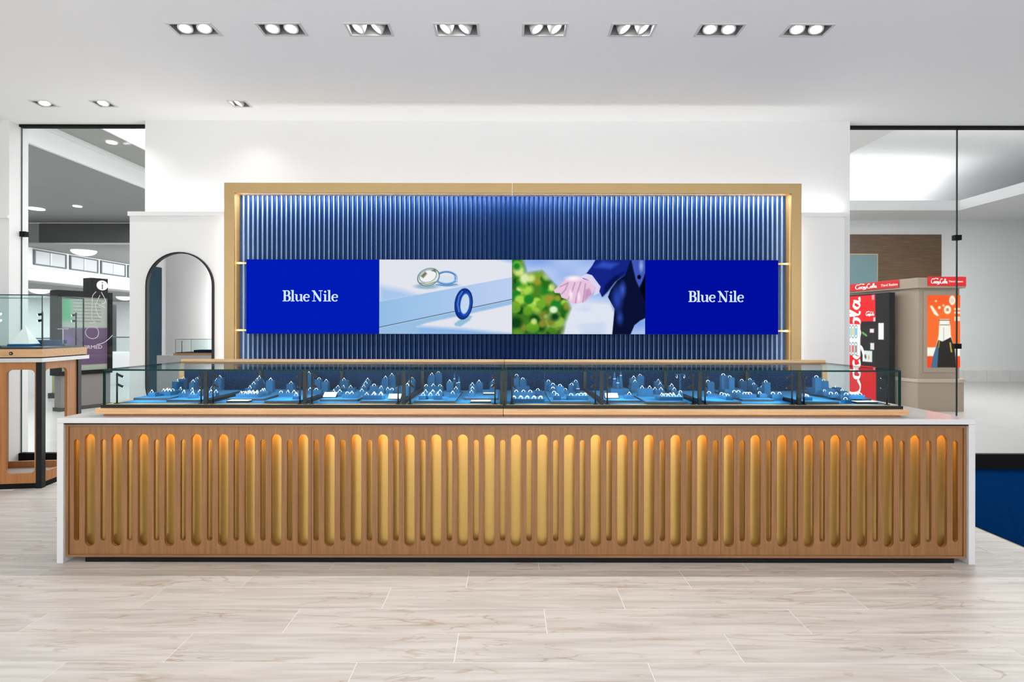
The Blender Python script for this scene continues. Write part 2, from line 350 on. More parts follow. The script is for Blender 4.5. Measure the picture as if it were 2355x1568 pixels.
# ------------------------------------------------------------------ back wall, piers, side walls
MB().box(-3.4875, 3.267, 5.0, 5.2, 0, CEIL).build('wall_back', white, label='white upper back wall behind the brass-framed screens', cat='wall', kind='structure')
lw = MB().box(-3.525, 3.12, 4.85, 4.999, 0, 2.411).build('wall_back_low', white, label='white low wall ledge flanking the brass frame, mirror on it', cat='wall', kind='structure')
MB().box(-3.537, 3.13, 4.838, 4.999, 2.411, 2.451).build('ledge', white, lw)
wl = MB().box(-6.5, -4.79, 5.0, 5.2, 0, CEIL).build('wall_left_front', white, label='white wall at far left beside the glass front', cat='wall', kind='structure')
MB().box(-6.5, -4.79, 4.985, 5.0, 2.42, 2.45).build('ledge', white, wl)
MB().box(-6.7, -6.5, -4.2, 5.2, 0, CEIL).build('wall_left', white, label='white side wall of the store seen in the mirror', cat='wall', kind='structure')
MB().box(7.0, 7.2, -4.2, 5.2, 0, CEIL).build('wall_right', white, label='white side wall beyond the carpet at right', cat='wall', kind='structure')
# glass fronts: pane objects with dark head and floor channels
def pane(parent, x0, x1, z0, z1, y=5.12, t=0.012):
    MB().box(x0, x1, y, y+t, z0, z1, 0, {4: 1, 5: 1}).build('glass_pane', [store_glass, gedge], parent)
w1 = thing('window_1', 'tall frameless glass shopfront at left of the mirror pier', 'window', (-4.14, 5.126, 0), kind='structure')
pane(w1, -4.785, -3.40, 0.125, 3.337)
MB().box(-4.79, -3.40, 5.10, 5.15, 3.336, 3.36).build('head_channel', blackmat, w1)
MB().box(-4.79, -3.40, 5.10, 5.15, 0.0, 0.145).build('floor_channel', blackmat, w1)
MB().box(-4.815, -4.735, 5.105, 5.147, 2.265, 2.315).build('glass_clip', blackmat, w1)
w2 = thing('window_2', 'wide frameless glass shopfront right of the back wall', 'window', (4.7, 5.126, 0), kind='structure')
pane(w2, 3.27, 4.396, 0.135, 3.337); pane(w2, 4.404, 6.99, 0.135, 3.337)
MB().box(3.27, 6.99, 5.10, 5.15, 3.336, 3.36).build('head_channel', blackmat, w2)
MB().box(3.27, 6.99, 5.10, 5.15, 0.0, 0.15).build('floor_channel', blackmat, w2)
for z in (2.27, 1.205): MB().box(4.368, 4.432, 5.105, 5.147, z-0.025, z+0.025).build('glass_clip', blackmat, w2)
MB().box(4.397, 4.403, 5.121, 5.131, 0.15, 3.336).build('pane_joint', black, w2)

# ------------------------------------------------------------------ brass framed feature wall with slats
FXL, FXR, FT = -2.566, 2.636, 2.68
IXL, IXR, IT = -2.475, 2.546, 2.590
fw = thing('feature_wall', 'wide brass-framed panel of dark blue vertical slats behind the counter', 'feature wall', (0.035, 4.84, 0))
JX = 0.031
def mitred(x0, x1, zt, zi, left, right, name):     # top frame member with mitred ends
    a = (x0 + (0.091 if left else 0)); b = (x1 - (0.090 if right else 0)); m = MB()
    fr = [(a, zi), (b, zi), (x1, zt), (x0, zt)]
    m.faces([(p[0], 4.70, p[1]) for p in fr] + [(p[0], 4.84, p[1]) for p in fr], [(0,1,2,3),(7,6,5,4),(0,4,5,1),(1,5,6,2),(2,6,7,3),(3,7,4,0)])
    return m.build(name, brass, fw)
mitred(FXL, JX - 0.003, FT, IT, True, False, 'frame_top'); mitred(JX + 0.003, FXR, FT, IT, False, True, 'frame_top')
for x0, x1, xi in ((FXL, IXL, 0), (IXR, FXR, 1)):
    m = MB(); fr = [(x0, 0), (x1, 0), (x1, IT if xi == 0 else FT), (x0, FT if xi == 0 else IT)]
    m.faces([(p[0], 4.70, p[1]) for p in fr] + [(p[0], 4.84, p[1]) for p in fr], [(0,1,2,3),(7,6,5,4),(0,4,5,1),(1,5,6,2),(2,6,7,3),(3,7,4,0)])
    m.build('frame_side', brass, fw)
MB().box(IXL, IXR, 4.826, 4.8398, 0, IT).build('backing_panel', navyb, fw)
NS = 115; pitch = (IXR - IXL) / NS
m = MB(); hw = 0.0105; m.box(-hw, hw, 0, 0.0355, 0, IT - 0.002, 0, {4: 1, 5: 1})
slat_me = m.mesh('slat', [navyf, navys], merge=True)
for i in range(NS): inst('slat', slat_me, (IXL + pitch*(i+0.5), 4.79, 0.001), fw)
for x0, x1 in ((IXL, -2.372), (2.436, IXR)):
    for z in (1.962, 1.352): MB().box(x0, x1, 4.745, 4.757, z-0.008, z+0.008).build('screen_bracket', brass, fw)
strip('frame_top_led', ((IXL+IXR)/2, 4.715, IT-0.004), 4.95, 0.008, 20, (1.0, 0.93, 0.90), (0, 0.55, -1))
strip('frame_side_led', (IXL+0.004, 4.715, 1.45), 0.008, 2.2, 3.2, (1.0, 0.74, 0.45), (1, 0.8, 0))
strip('frame_side_led', (IXR-0.004, 4.715, 1.45), 0.008, 2.2, 3.2, (1.0, 0.74, 0.45), (-1, 0.8, 0))
strip('ledge_led', (-0.11, 4.90, 2.47), 6.6, 0.03, 8, (1.0, 0.99, 0.97), (0, 0.15, 1))
strip('frame_back_led', (FXL-0.004, 4.79, 1.3), 0.02, 2.2, 2.0, (1.0, 0.9, 0.82), (-1, 1, 0))
strip('frame_back_led', (FXR+0.004, 4.79, 1.3), 0.02, 2.2, 1.2, (1.0, 0.95, 0.9), (1, 1, 0))

# ------------------------------------------------------------------ screens
class Img:
    def __init__(s, w, h, col, asp=1.0):
        s.w, s.h = w, h; s.x, s.y = np.meshgrid(np.linspace(0, 1, w), np.linspace(0, 1, h)); s.asp = asp
        s.c = np.empty((h, w, 3)); s.c[:] = np.array(col, float)/255; s.e = 1.2/w
    def mix(s, mask, col):
        col = np.array(col, float)/255; s.c += (col - s.c) * np.clip(mask, 0, 1)[..., None]; return s
    def polym(s, pts, soft=None):
        e = s.e if soft is None else soft; X, Y = s.x*s.asp, s.y; ins = np.zeros(X.shape, bool); dist = np.full(X.shape, 9.0); n = len(pts)
        for i in range(n):
            x0, y0 = pts[i][0]*s.asp, pts[i][1]; x1, y1 = pts[(i+1)%n][0]*s.asp, pts[(i+1)%n][1]
            dx, dy = x1-x0, y1-y0; L = dx*dx+dy*dy + 1e-12
            t = np.clip(((X-x0)*dx+(Y-y0)*dy)/L, 0, 1); dist = np.minimum(dist, np.hypot(X-x0-t*dx, Y-y0-t*dy))
            c = ((y0 > Y) != (y1 > Y)); ins ^= c & (X < dx*(Y-y0)/(dy if abs(dy) > 1e-9 else 1e-9) + x0)
        sd = np.where(ins, dist, -dist); return np.clip(sd/(2*e)+0.5, 0, 1)
    def poly(s, pts, col, soft=None): return s.mix(s.polym(pts, soft), col)
    def line(s, pts, w, col, soft=None):
        e = s.e if soft is None else soft; X, Y = s.x*s.asp, s.y; d = np.full(X.shape, 9.0)
        for a, b in zip(pts[:-1], pts[1:]):
            x0, y0, x1, y1 = a[0]*s.asp, a[1], b[0]*s.asp, b[1]; dx, dy = x1-x0, y1-y0; L = dx*dx+dy*dy+1e-12
            t = np.clip(((X-x0)*dx+(Y-y0)*dy)/L, 0, 1); d = np.minimum(d, np.hypot(X-x0-t*dx, Y-y0-t*dy))
        return s.mix((w/2-d)/(2*e)+0.5, col)
    def ell(s, cx, cy, rx, ry, col, rot=0, soft=None, ring=None):
        e = s.e if soft is None else soft; X, Y = (s.x-cx)*s.asp, s.y-cy; c, q = math.cos(rot), math.sin(rot)
        u, v = (X*c+Y*q)/(rx*s.asp), (-X*q+Y*c)/ry; r = np.hypot(u, v); k = min(rx*s.asp, ry)
        m = (1-r)*k/(2*e)+0.5
        if ring: m = np.minimum(np.clip(m, 0, 1), np.clip((r-(1-ring))*k/(2*e)+0.5, 0, 1))
        return s.mix(m, col)
    def noise(s, n, seed, amp):
        r = np.random.RandomState(seed); g = r.rand(n+2, n+2); fx, fy = s.x*n, s.y*n; ix, iy = fx.astype(int), fy.astype(int); tx, ty = fx-ix, fy-iy
        tx = tx*tx*(3-2*tx); ty = ty*ty*(3-2*ty)
        return amp*((g[iy,ix]*(1-tx)+g[iy,ix+1]*tx)*(1-ty)+(g[iy+1,ix]*(1-tx)+g[iy+1,ix+1]*tx)*ty)
    def mesh(s, name, m, to):        # to(a,b): a right 0..1, b down 0..1 -> xyz
        A, B = np.linspace(0, 1, s.w), np.linspace(0, 1, s.h); vs = [to(a, b) for b in B for a in A]; w = s.w
        fs = [(j*w+i, (j+1)*w+i, (j+1)*w+i+1, j*w+i+1) for j in range(s.h-1) for i in range(w-1)]
        me = bpy.data.meshes.new(name); me.from_pydata(vs, [], fs); me.materials.append(m)
        at = me.color_attributes.new('Col', 'FLOAT_COLOR', 'POINT')
        c = np.clip(s.c, 0, 1); lin = np.where(c <= 0.04045, c/12.92, ((c+0.055)/1.055)**2.4)
        out = np.ones((s.h*w, 4), np.float32); out[:, :3] = lin.reshape(-1, 3); at.data.foreach_set('color', out.ravel()); return me
SY, SZ0, SZ1 = 4.72, 1.32, 1.993; SW = 1.2035
SXS = [-2.376 + SW*i for i in range(4)]
screen_m = vcolm('screen_picture', 0.707)
blue_m = emis('screen_blue', srgb(0, 28, 182), 0.707); blue2_m = emis('screen_blue_dim', srgb(0, 14, 158), 0.707); letter_m = emis('screen_letters', srgb(214, 234, 252), 0.707)
housing = mat('screen_housing_black', (0.01, 0.01, 0.012), 0.5)
def arc(cx, cy, rx, ry, a0, a1, n=14): return [(cx+rx*math.cos(math.radians(a0+(a1-a0)*i/n)), cy+ry*math.sin(math.radians(a0+(a1-a0)*i/n))) for i in range(n+1)]
def brand(mb, X, Z, h, y):
    """serif lettering 'Blue Nile', cap height h, left baseline (X, Z)"""
    T, t = 0.195, 0.072
    def S(ox, pts, w): mb.ribbon([(X+(ox+p[0])*h, Z+p[1]*h) for p in pts], [q*h for q in w] if isinstance(w, list) else w*h, y)
    def serif(ox, x, z, wd=0.36): S(ox, [(x-wd/2, z), (x+wd/2, z)], t)
    def ar(ox, cx, cy, rx, ry, a0, a1, wmin, wmax, n=18):
        pts = arc(cx, cy, rx, ry, a0, a1, n); ws = []
        for i in range(n+1):
            a = math.radians(a0+(a1-a0)*i/n); ws.append(wmin+(wmax-wmin)*abs(math.cos(a))**1.3)
        S(ox, pts, ws)
    def B(o):
        S(o, [(0.20, 0.03), (0.20, 0.97)], T); S(o, [(0.0, 0.03), (0.42, 0.03)], t); S(o, [(0.0, 0.97), (0.42, 0.97)], t); S(o, [(0.2, 0.52), (0.44, 0.52)], t)
        ar(o, 0.40, 0.745, 0.205, 0.225, -90, 90, t, T); ar(o, 0.42, 0.275, 0.245, 0.245, -90, 90, t, T)
    def l(o): S(o, [(0.17, 0.03), (0.17, 1.03)], 0.175); serif(o, 0.17, 0.03); S(o, [(0.0, 1.0), (0.17, 1.0)], t)
    def u(o):
        S(o, [(0.15, 0.62), (0.15, 0.20)], 0.17); S(o, [(0.0, 0.62), (0.15, 0.62)], t); ar(o, 0.30, 0.22, 0.15, 0.19, 180, 275, 0.09, 0.15)
        S(o, [(0.31, 0.035), (0.52, 0.14)], 0.06); S(o, [(0.58, 0.0), (0.58, 0.65)], 0.17); S(o, [(0.42, 0.62), (0.58, 0.62)], t); S(o, [(0.58, 0.03), (0.73, 0.03)], t)
    def e(o):
        ar(o, 0.31, 0.325, 0.25, 0.305, 35, 320, t, 0.175, 28); S(o, [(0.10, 0.36), (0.53, 0.36)], t); ar(o, 0.31, 0.36, 0.225, 0.265, 0, 60, 0.09, 0.12)
    def N(o):
        S(o, [(0.19, 0.03), (0.19, 0.97)], 0.065); S(o, [(0.14, 0.97), (0.78, 0.02)], 0.20); S(o, [(0.80, 0.0), (0.80, 0.97)], 0.065)
        serif(o, 0.19, 0.03, 0.36); S(o, [(-0.02, 0.97), (0.24, 0.97)], t); serif(o, 0.80, 0.97, 0.36)
    def i(o):
        S(o, [(0.17, 0.03), (0.17, 0.65)], 0.175); serif(o, 0.17, 0.03); S(o, [(0.0, 0.62), (0.17, 0.62)], t)
        mb.faces([(X+(o+0.17+0.1*math.cos(k*math.pi/8))*h, y, Z+(0.88+0.1*math.sin(k*math.pi/8))*h) for k in range(16)], [tuple(range(16))])
    B(0); l(0.76); u(1.13); e(1.90); N(2.70); i(3.74); l(4.11); e(4.50)
def pic_rings():
    g = Img(306, 171, (226, 228, 238), 306/171)
    g.poly([(0, .36), (.16, .41), (.30, .49), (0, .60)], (168, 198, 236), 0.05); g.poly([(.68, -.1), (1.1, -.1), (1.1, .075)], (150, 185, 238), 0.03)
    g.poly([(0, .57), (1, .235), (1, .535), (0, .91)], (160, 196, 234)); 
    m = g.polym([(0, .57), (1, .235), (1, .535), (0, .91)]); g.mix(m*np.clip((g.x-0.35)*1.3, 0, 0.7), (196, 208, 242)); g.mix(m*np.clip(0.3-g.x, 0, .3)*1.4, (130, 180, 218))
    g.poly([(0, .92), (1, .54), (1, .60), (.70, .72), (.36, .85), (.28, .90), (.40, 1.02), (0, 1.02)], (152, 190, 228), 0.012)
    g.poly([(.30, .90), (.62, .93), (1, 1.0), (1, 1.05), (.3, 1.05)], (140, 182, 232), 0.03)
    g.line([(0, .912), (1, .532)], 0.008, (24, 60, 80))
    g.ell(.355, .36, .085, .035, (150, 180, 205), soft=.012); g.ell(.515, .345, .075, .018, (150, 190, 220), soft=.01)
    g.ell(.505, .275, .082, .065, (214, 226, 240)); g.ell(.505, .25, .083, .10, (60, 120, 190), ring=.24); g.ell(.505, .235, .083, .085, (150, 195, 235), ring=.10)
    g.ell(.505, .262, .078, .082, (226, 236, 246), ring=.05); g.line([(.43, .335), (.505, .352), (.585, .33)], .012, (70, 130, 190)); g.line([(.425, .30), (.505, .322), (.59, .295)], .008, (110, 160, 210))
    g.ell(.37, .235, .086, .115, (226, 232, 232), rot=-.35); g.ell(.365, .215, .078, .092, (240, 242, 244), rot=-.35); g.ell(.37, .235, .088, .118, (96, 128, 130), rot=-.35, ring=.10)
    g.ell(.366, .222, .07, .085, (120, 150, 150), rot=-.35, ring=.10); g.poly([(.31, .22), (.345, .16), (.36, .19), (.33, .25)], (120, 124, 96), .008); g.poly([(.39, .15), (.42, .12), (.43, .17)], (110, 116, 100), .008)
    g.line([(.30, .31), (.36, .335), (.42, .30)], .012, (136, 140, 110))
    g.poly([(.565, .86), (.66, .74), (.70, .76), (.68, .82), (.61, .90), (.57, .89)], (146, 190, 214), .01)
    g.ell(.635, .595, .068, .21, (18, 54, 150), rot=.12); g.ell(.65, .60, .045, .165, (30, 80, 180), rot=.12, ring=.3); g.ell(.645, .595, .033, .135, (196, 216, 240), rot=.12)
    g.line([(.625, .43), (.60, .50), (.59, .60), (.60, .70)], .02, (70, 120, 210)); g.line([(.625, .385), (.67, .40)], .012, (150, 190, 240)); g.ell(.635, .595, .068, .21, (10, 30, 96), rot=.12, ring=.07)
    g.line([(.69, .45), (.70, .58), (.685, .70)], .012, (20, 40, 110)); return g
def pic_hand():
    g = Img(306, 171, (176, 198, 240), 306/171)
    g.mix(g.noise(5, 3, 1.0)*1.2-0.3, (96, 140, 228)); g.poly([(.35, .7), (.5, .5), (.8, .55), (.8, 1.1), (.3, 1.1)], (222, 228, 242), .08); g.mix(np.clip(g.noise(9, 8, 1)-0.55, 0, 1)*1.6*(g.y > .5), (176, 198, 236))
    green = g.polym([(-.1, -.1), (.06, -.1), (.10, .2), (.22, .16), (.30, .32), (.40, .52), (.43, .65), (.39, .85), (.36, 1.1), (-.1, 1.1)], .04)
    g.mix(green, (74, 130, 38)); g0 = g.c.copy(); rr = np.random.RandomState(4); P_ = [(168, 212, 74), (40, 110, 26), (112, 172, 44), (14, 70, 22), (206, 226, 130), (150, 150, 50), (30, 130, 40)]
    for k in range(150): q_ = rr.rand(5); g.ell(q_[0]*.45, q_[1], .015+.03*q_[2], (.015+.03*q_[2])*1.7, P_[int(q_[3]*6.99)], soft=.012+.02*q_[4])
    g.c = g0 + (g.c - g0) * green[..., None]
    None
    g.mix(green*np.clip((g.y-.6)*2, 0, .6)*np.clip(g.noise(7, 2, 1.5), 0, 1), (10, 60, 26)); g.ell(.31, .67, .03, .045, (214, 240, 200), soft=.015); g.ell(.09, .25, .03, .07, (220, 232, 170), soft=.02)
    g.poly([(.52, .27), (.6, .08), (.64, -.05), (.92, -.05), (.85, .2), (.77, .3), (.72, .42), (.675, .5), (.655, .42)], (18, 36, 132)); g.poly([(.62, .10), (.68, .02), (.8, .05), (.74, .12)], (50, 78, 190), .03)
    g.poly([(.70, .34), (.77, .22), (.84, .16), (.77, .31), (.72, .42), (.68, .49)], (8, 18, 72), .02)
    g.poly([(.9, -.05), (1.05, -.05), (1.05, .74), (.96, .82), (.92, .88), (.88, 1.05), (.75, 1.05), (.77, .66), (.72, .5), (.74, .40), (.79, .28), (.85, .2)], (8, 16, 52))
    g.ell(.79, .52, .035, .14, (40, 66, 170), soft=.04); g.ell(.83, .40, .02, .08, (60, 90, 200), soft=.03); g.ell(.81, .78, .02, .07, (44, 70, 170), soft=.03)
    g.poly([(.89, -.05), (1.05, -.05), (1.05, .12), (.99, .26), (.955, .37), (.93, .27), (.91, .12)], (64, 88, 186), .01); g.poly([(1.0, .18), (1.05, .1), (1.05, .75), (.96, .4)], (4, 6, 18), .01); g.ell(.955, .23, .014, .03, (4, 6, 16)); g.ell(.97, .08, .012, .06, (160, 180, 235), soft=.02)
    g.poly([(.515, .23), (.56, .185), (.60, .205), (.665, .36), (.65, .45), (.61, .48), (.625, .38), (.57, .27)], (222, 212, 240))
    g.poly([(.31, .41), (.35, .35), (.39, .28), (.43, .235), (.48, .22), (.53, .25), (.58, .28), (.625, .38), (.60, .47), (.55, .56), (.50, .588), (.45, .59), (.41, .53), (.37, .51), (.36, .45), (.32, .445)], (232, 196, 220))
    for L in ([(.36, .36), (.42, .31), (.40, .40), (.37, .46)], [(.47, .31), (.45, .42), (.42, .53)], [(.515, .30), (.49, .44), (.475, .58)], [(.55, .32), (.54, .46), (.53, .57)]): g.line(L, .012, (176, 128, 176), .008)
    g.poly([(.55, .40), (.58, .38), (.60, .46), (.54, .56)], (196, 150, 190), .015); g.ell(.46, .25, .05, .03, (252, 240, 246), soft=.02); g.ell(.44, .47, .012, .06, (250, 232, 244), soft=.012); g.ell(.50, .50, .012, .06, (246, 222, 240), soft=.012)
    return g
SN = ['blue lit wall screen reading Blue Nile, leftmost of the four', 'lit wall screen picturing three wedding bands on a pale ledge', 'lit wall screen picturing a suited arm and closed hand by greenery', 'blue lit wall screen reading Blue Nile, rightmost of the four']
for i, x0 in enumerate(SXS):
    x1 = x0 + SW; t = thing('wall_screen', SN[i], 'screen', ((x0+x1)/2, SY, SZ0), group='screens in a row on the slatted wall')
    MB().box(x0+0.001, x1-0.001, SY+0.002, SY+0.06, SZ0, SZ1).build('housing', housing, t)
    if i in (0, 3):
        MB().box(x0+0.0015, x1-0.0015, SY-0.0005, SY+0.0018, SZ0+0.001, SZ1-0.001).build('display', blue_m if i == 0 else blue2_m, t)
        b = MB(); h = 0.0985
        px = 650 if i == 0 else 1583
        brand(b, (px-CX)/254.2, 1.36-(693.5-CY)/254.2 - 0.0, h, SY-0.0012); b.build('lettering', letter_m, t, merge=False, label='pale serif letters reading Blue Nile')
    else:
        g = pic_rings() if i == 1 else pic_hand()
        me = g.mesh('display', screen_m, lambda a, b: (x0+0.0015+(SW-0.003)*a - (x0+x1)/2, -0.0005, SZ1-0.001-(SZ1-SZ0-0.002)*b - SZ0))
        inst('display', me, ((x0+x1)/2, SY, SZ0), t)

# ------------------------------------------------------------------ arched mirror on the low wall
def pill(cx, z0, z1, r, n=24):
    return [(cx+r*math.cos(math.pi*i/n), z1-r+r*math.sin(math.pi*i/n)) for i in range(n+1)] + [(cx+r*math.cos(math.pi+math.pi*i/n), z0+r+r*math.sin(math.pi+math.pi*i/n)) for i in range(n+1)]
mx = (412.5-CX)/248.6; mt = 1.36+(CY-580.5)/248.6; mr = 0.3125; mz0 = 0.53
am = thing('arched_mirror', 'tall pill-shaped mirror with thin black frame on the white pier', 'mirror', (mx, 4.84, mz0))
out, inn = pill(mx, mz0, mt, mr), pill(mx, mz0+0.011, mt-0.011, mr-0.011)
holed('mirror_frame', [out, inn], 0.028, lambda a, b, c: (a, 4.835-c, b)).build('mirror_frame', black, am, merge=False)
MB().poly([(p[0], 4.841, p[1]) for p in reversed(inn)][::-1]).build('mirror_glass', mirror, am)

# ------------------------------------------------------------------ counter: carcass, slotted oak fronts, quartz worktop
CF, CT = 3.028, 0.843; CL, CR = -2.622, 2.710
wt = thing('countertop', 'white quartz waterfall worktop wrapping the long oak counter', 'worktop', ((CL+CR)/2, 3.47, 0))
MB().box(CL, CR, CF, 3.92, CT-0.030, CT).build('top_slab', quartz, wt, bevel=0.0025)
MB().box(CL, CL+0.038, CF, 3.92, 0.0, CT-0.0302).build('side_slab', quartz, wt, bevel=0.002); MB().box(CR-0.038, CR, CF, 3.92, 0.0, CT-0.0302).build('side_slab', quartz, wt, bevel=0.002)
dc = thing('display_counter', 'long oak counter with glowing golden slots along its front', 'counter', ((CL+CR)/2, 3.4, 0))
PX0, PX1, PZ0, PZ1 = CL+0.040, CR-0.040, 0.031, 0.806
sl = lambda px: (px - CX) / (F/3.05)
cuts = [PX0+0.016, sl(716.5), sl(1658.5), PX1-0.016]
wide = [sl(207.5+61.22*i) for i in range(33)]; nar = [sl(177+61.22*i) for i in range(34)]
for a, b in zip(cuts[:-1], cuts[1:]):
    L = [rect(a+0.0008, b-0.0008, PZ0+0.014, PZ1-0.014)]
    L += [stadium(x, 0.092, 0.747, 0.0600) for x in wide if a < x < b] + [stadium(x, 0.124, 0.716, 0.0320) for x in nar if a < x < b]
    holed('front_panel', L, 0.018, lambda p, q, c: (p, 3.058-c, q)).build('front_panel', oak, dc, merge=False)
m = MB(); y0, y1 = 3.042, 3.067
m.box(PX0, PX1, y0, y1, PZ1-0.0138, PZ1); m.build('edge_rail', oakd, dc); MB().box(PX0, PX1, y0, y1, PZ0, PZ0+0.0138).build('edge_rail', oakd, dc)
for a, b in ((PX0, PX0+0.0155), (PX1-0.0155, PX1)): MB().box(a, b, y0, y1, PZ0+0.0139, PZ1-0.0139).build('edge_stile', oak, dc)
GB = 3.101
MB().box(PX0, PX1, GB, GB+0.008, 0.06, PZ1).build('gold_backing', gold, dc)
MB().box(PX0, PX1, 3.068, GB, PZ0, 0.060).build('cavity_floor', gold, dc)
MB().box(PX0, PX1, 3.03, 3.90, PZ1+0.0005, CT-0.0305).build('carcass_top', blackmat, dc)
MB().box(PX0, PX1, GB+0.0085, 3.88, PZ0, PZ1).build('carcass', oak, dc)
MB().box(sl(197)-0.0, sl(2175)+0.05, 3.049, 3.86, 0.0, PZ0-0.0005).build('toe_kick', blackmat, dc)
for i in range(4):
    w = (PX1-PX0)/4
    strip('counter_led', (PX0+w*(i+0.5), 3.078, PZ1-0.004), w*0.98, 0.008, 4.2, (1.0, 0.55, 0.12), (0, 0.25, -1))

# ------------------------------------------------------------------ glass cases on the counter
GX0, GX1, GY0, GY1, GZ0, GZ1 = -2.420, 2.340, 3.112, 3.85, 0.909, 1.121
DECK = 0.915
POST = [(p-CX)*3.12/F for p in (471.6, 700.5, 928, 1158, 1384.6, 1611, 1840)]
MIDX = POST[3]
pole_me = MB().cyl((0,0,0), (0,0,0.004), 0.016, n=14).cyl((0,0,0.004), (0,0,0.185), 0.0048, n=10).mesh('light_pole', black, merge=True)
head_me = MB().cyl((0,0,0.012), (0,0,-0.026), 0.0068, n=10).mesh('spot_head', black, merge=True)
headl_me = MB().cyl((0,0,-0.0262), (0,0,-0.0268), 0.0052, n=10).mesh('spot_lens', spotlens, merge=True)
def pole(parent, x, y, z, dirx, e=4.4, diry=1.0):
    p = inst('light_pole', pole_me, (x, y, z), parent)
    q = Vector((dirx*0.75, diry, -0.75)).to_track_quat('-Z', 'Y').to_euler()
    for k, dz in enumerate((0.172, 0.112)):
        h = inst('spot_head', head_me, (x+0.008*dirx, y+0.002*diry, z+dz), p, rot=q); 
        o = bpy.data.objects.new('spot_lens', headl_me); COL.objects.link(o); o.parent = h
    light('case_spot', 'SPOT', (x+0.028*dirx, y+0.035*diry, z+0.145), e, (0.93, 0.97, 1.0), target=(x+0.32*dirx, y+0.30*diry, z), spot_size=math.radians(150), spot_blend=1.0, shadow_soft_size=0.0)
CASES = []
for ci, (a, b) in enumerate(((GX0, MIDX-0.001), (MIDX+0.001, GX1))):
    t = thing('glass_case', 'long glass jewellery case on the counter, ' + ('left' if ci == 0 else 'right') + ' half', 'display case', ((a+b)/2, 3.48, CT), group='glass cases on the counter')
    CASES.append(t); la, lb = (0.028, 0) if ci == 0 else (0, 0.028)
    MB().box(a+0.002, b-0.002, GY0+0.004, GY1, CT, 0.857).build('recess_plinth', oakv, t)
    MB().box(a-la, b+lb, 3.088, GY1+0.01, 0.8572, 0.891).build('oak_base', oakh, t, bevel=0.0015)
    MB().box(a-la*0.25, b+lb*0.25, 3.104, GY1, 0.8912, 0.909).build('black_base', black, t)
    MB().box(a+0.011, b-0.001, GY0+0.011, GY1-0.02, 0.9092, 0.9118).build('deck_board', oakh, t)
    MB().box(a, b, GY0, GY0+0.010, GZ0+0.0002, GZ1-0.0102, 0, {0: 1, 1: 1, 4: 1, 5: 1}).build('front_glass', [clear, gedge], t)
    MB().box(a, b, GY0, GY1, GZ1-0.010, GZ1, 0, {2: 1, 3: 1, 4: 1, 5: 1}).build('top_glass', [toppane, gedge], t)
    xs = (a, a+0.010) if ci == 0 else (b-0.010, b)
    MB().box(xs[0], xs[1], GY0+0.0102, GY1-0.015, GZ0+0.0002, GZ1-0.0102, 0, {0: 1, 1: 1, 2: 1, 3: 1}).build('side_glass', [clear, gedge], t)
    MB().box(a, b, GY1+0.0005, GY1+0.034, 1.107, 1.139).build('oak_rail', oakh, t, bevel=0.001)
    bays = [a] + [p for p in POST if a+0.05 < p < b-0.05] + [b]
    for q in range(len(bays)-1):
        x0, x1 = bays[q], bays[q+1]
        if q == 0 and ci == 0: MB().box(x0, x0+0.035, GY1-0.018, GY1+0.030, CT, 1.1065).build('oak_end_post', oakh, t); x0 += 0.036
        if q == len(bays)-2 and ci == 1: MB().box(x1-0.035, x1, GY1-0.018, GY1+0.030, CT, 1.1065).build('oak_end_post', oakh, t); x1 -= 0.036
        xm = (x0+x1)/2
        MB().box(x0+0.001, xm-0.001, GY1-0.014, GY1-0.001, GZ0+0.003, 1.1105).build('back_door', navyback, t)
        MB().box(xm+0.001, x1-0.001, GY1-0.008, GY1-0.001, GZ0+0.003, 1.1105).build('back_door', navyback, t)
        MB().box(x0+0.03 if (q == 0 and ci == 0) else x0+0.014, x1-0.014, GY0+0.040, GY1-0.03, 0.912, DECK).build('deck_cloth', velvetd, t)
    dv = bays[1:-1] + ([b-0.011] if ci == 0 else [a+0.011])
    for x in dv:
        hw = 0.0105 if x in bays[1:-1] else 0.0085
        d = MB().box(x-hw, x+hw, GY0+0.0105, GY0+0.030, 0.9119, 1.1105); d.box(x-hw*0.7, x+hw*0.7, GY0+0.030, GY1-0.040, 0.9119, 0.934); d.box(x-hw, x+hw, GY1-0.040, GY1-0.020, 0.9119, 1.1105); d.box(x-hw*0.6, x+hw*0.6, GY0+0.030, GY1-0.040, 1.1045, 1.1105)
        d.build('divider_frame', black, t)
    for q in range(len(bays)-1):
        x0, x1 = bays[q], bays[q+1]
        e0 = 0.062 if (q == 0 and ci == 0) else (0.05 if q == 0 else 0.036); e1 = 0.062 if (q == len(bays)-2 and ci == 1) else (0.05 if q == len(bays)-2 else 0.036)
        pole(t, x0+e0, GY0+0.030, 0.9119, 1); pole(t, x1-e1, GY0+0.030, 0.9119, -1)

# ------------------------------------------------------------------ trays, ring blocks and rings, read from the photograph bay by bay
def ux(z, u): return z[0] + u/z[1]
def vy(z, v): return 840 + v/z[1]
Z9 = 2355/260
ZB = {1: (220, Z9), 2: (460, Z9), 3: (690, Z9), 4: (920, Z9), 5: (1150, Z9), 6: (1380, Z9), 7: (1600, Z9), 8: (1830, 2355/270)}
TRAY = {1: [(790,1550,735), (1475,2190,775)], 2: [(560,1330,745), (1345,2060,795)], 3: [(415,1195,760), (1255,2060,790)], 4: [(285,1150,790), (1340,2040,725)],
        5: [(1060,1900,795)], 6: [(100,850,775), (960,1830,800)], 7: [(210,955,795), (975,1640,745)], 8: [(170,870,765), (885,1520,700)]}
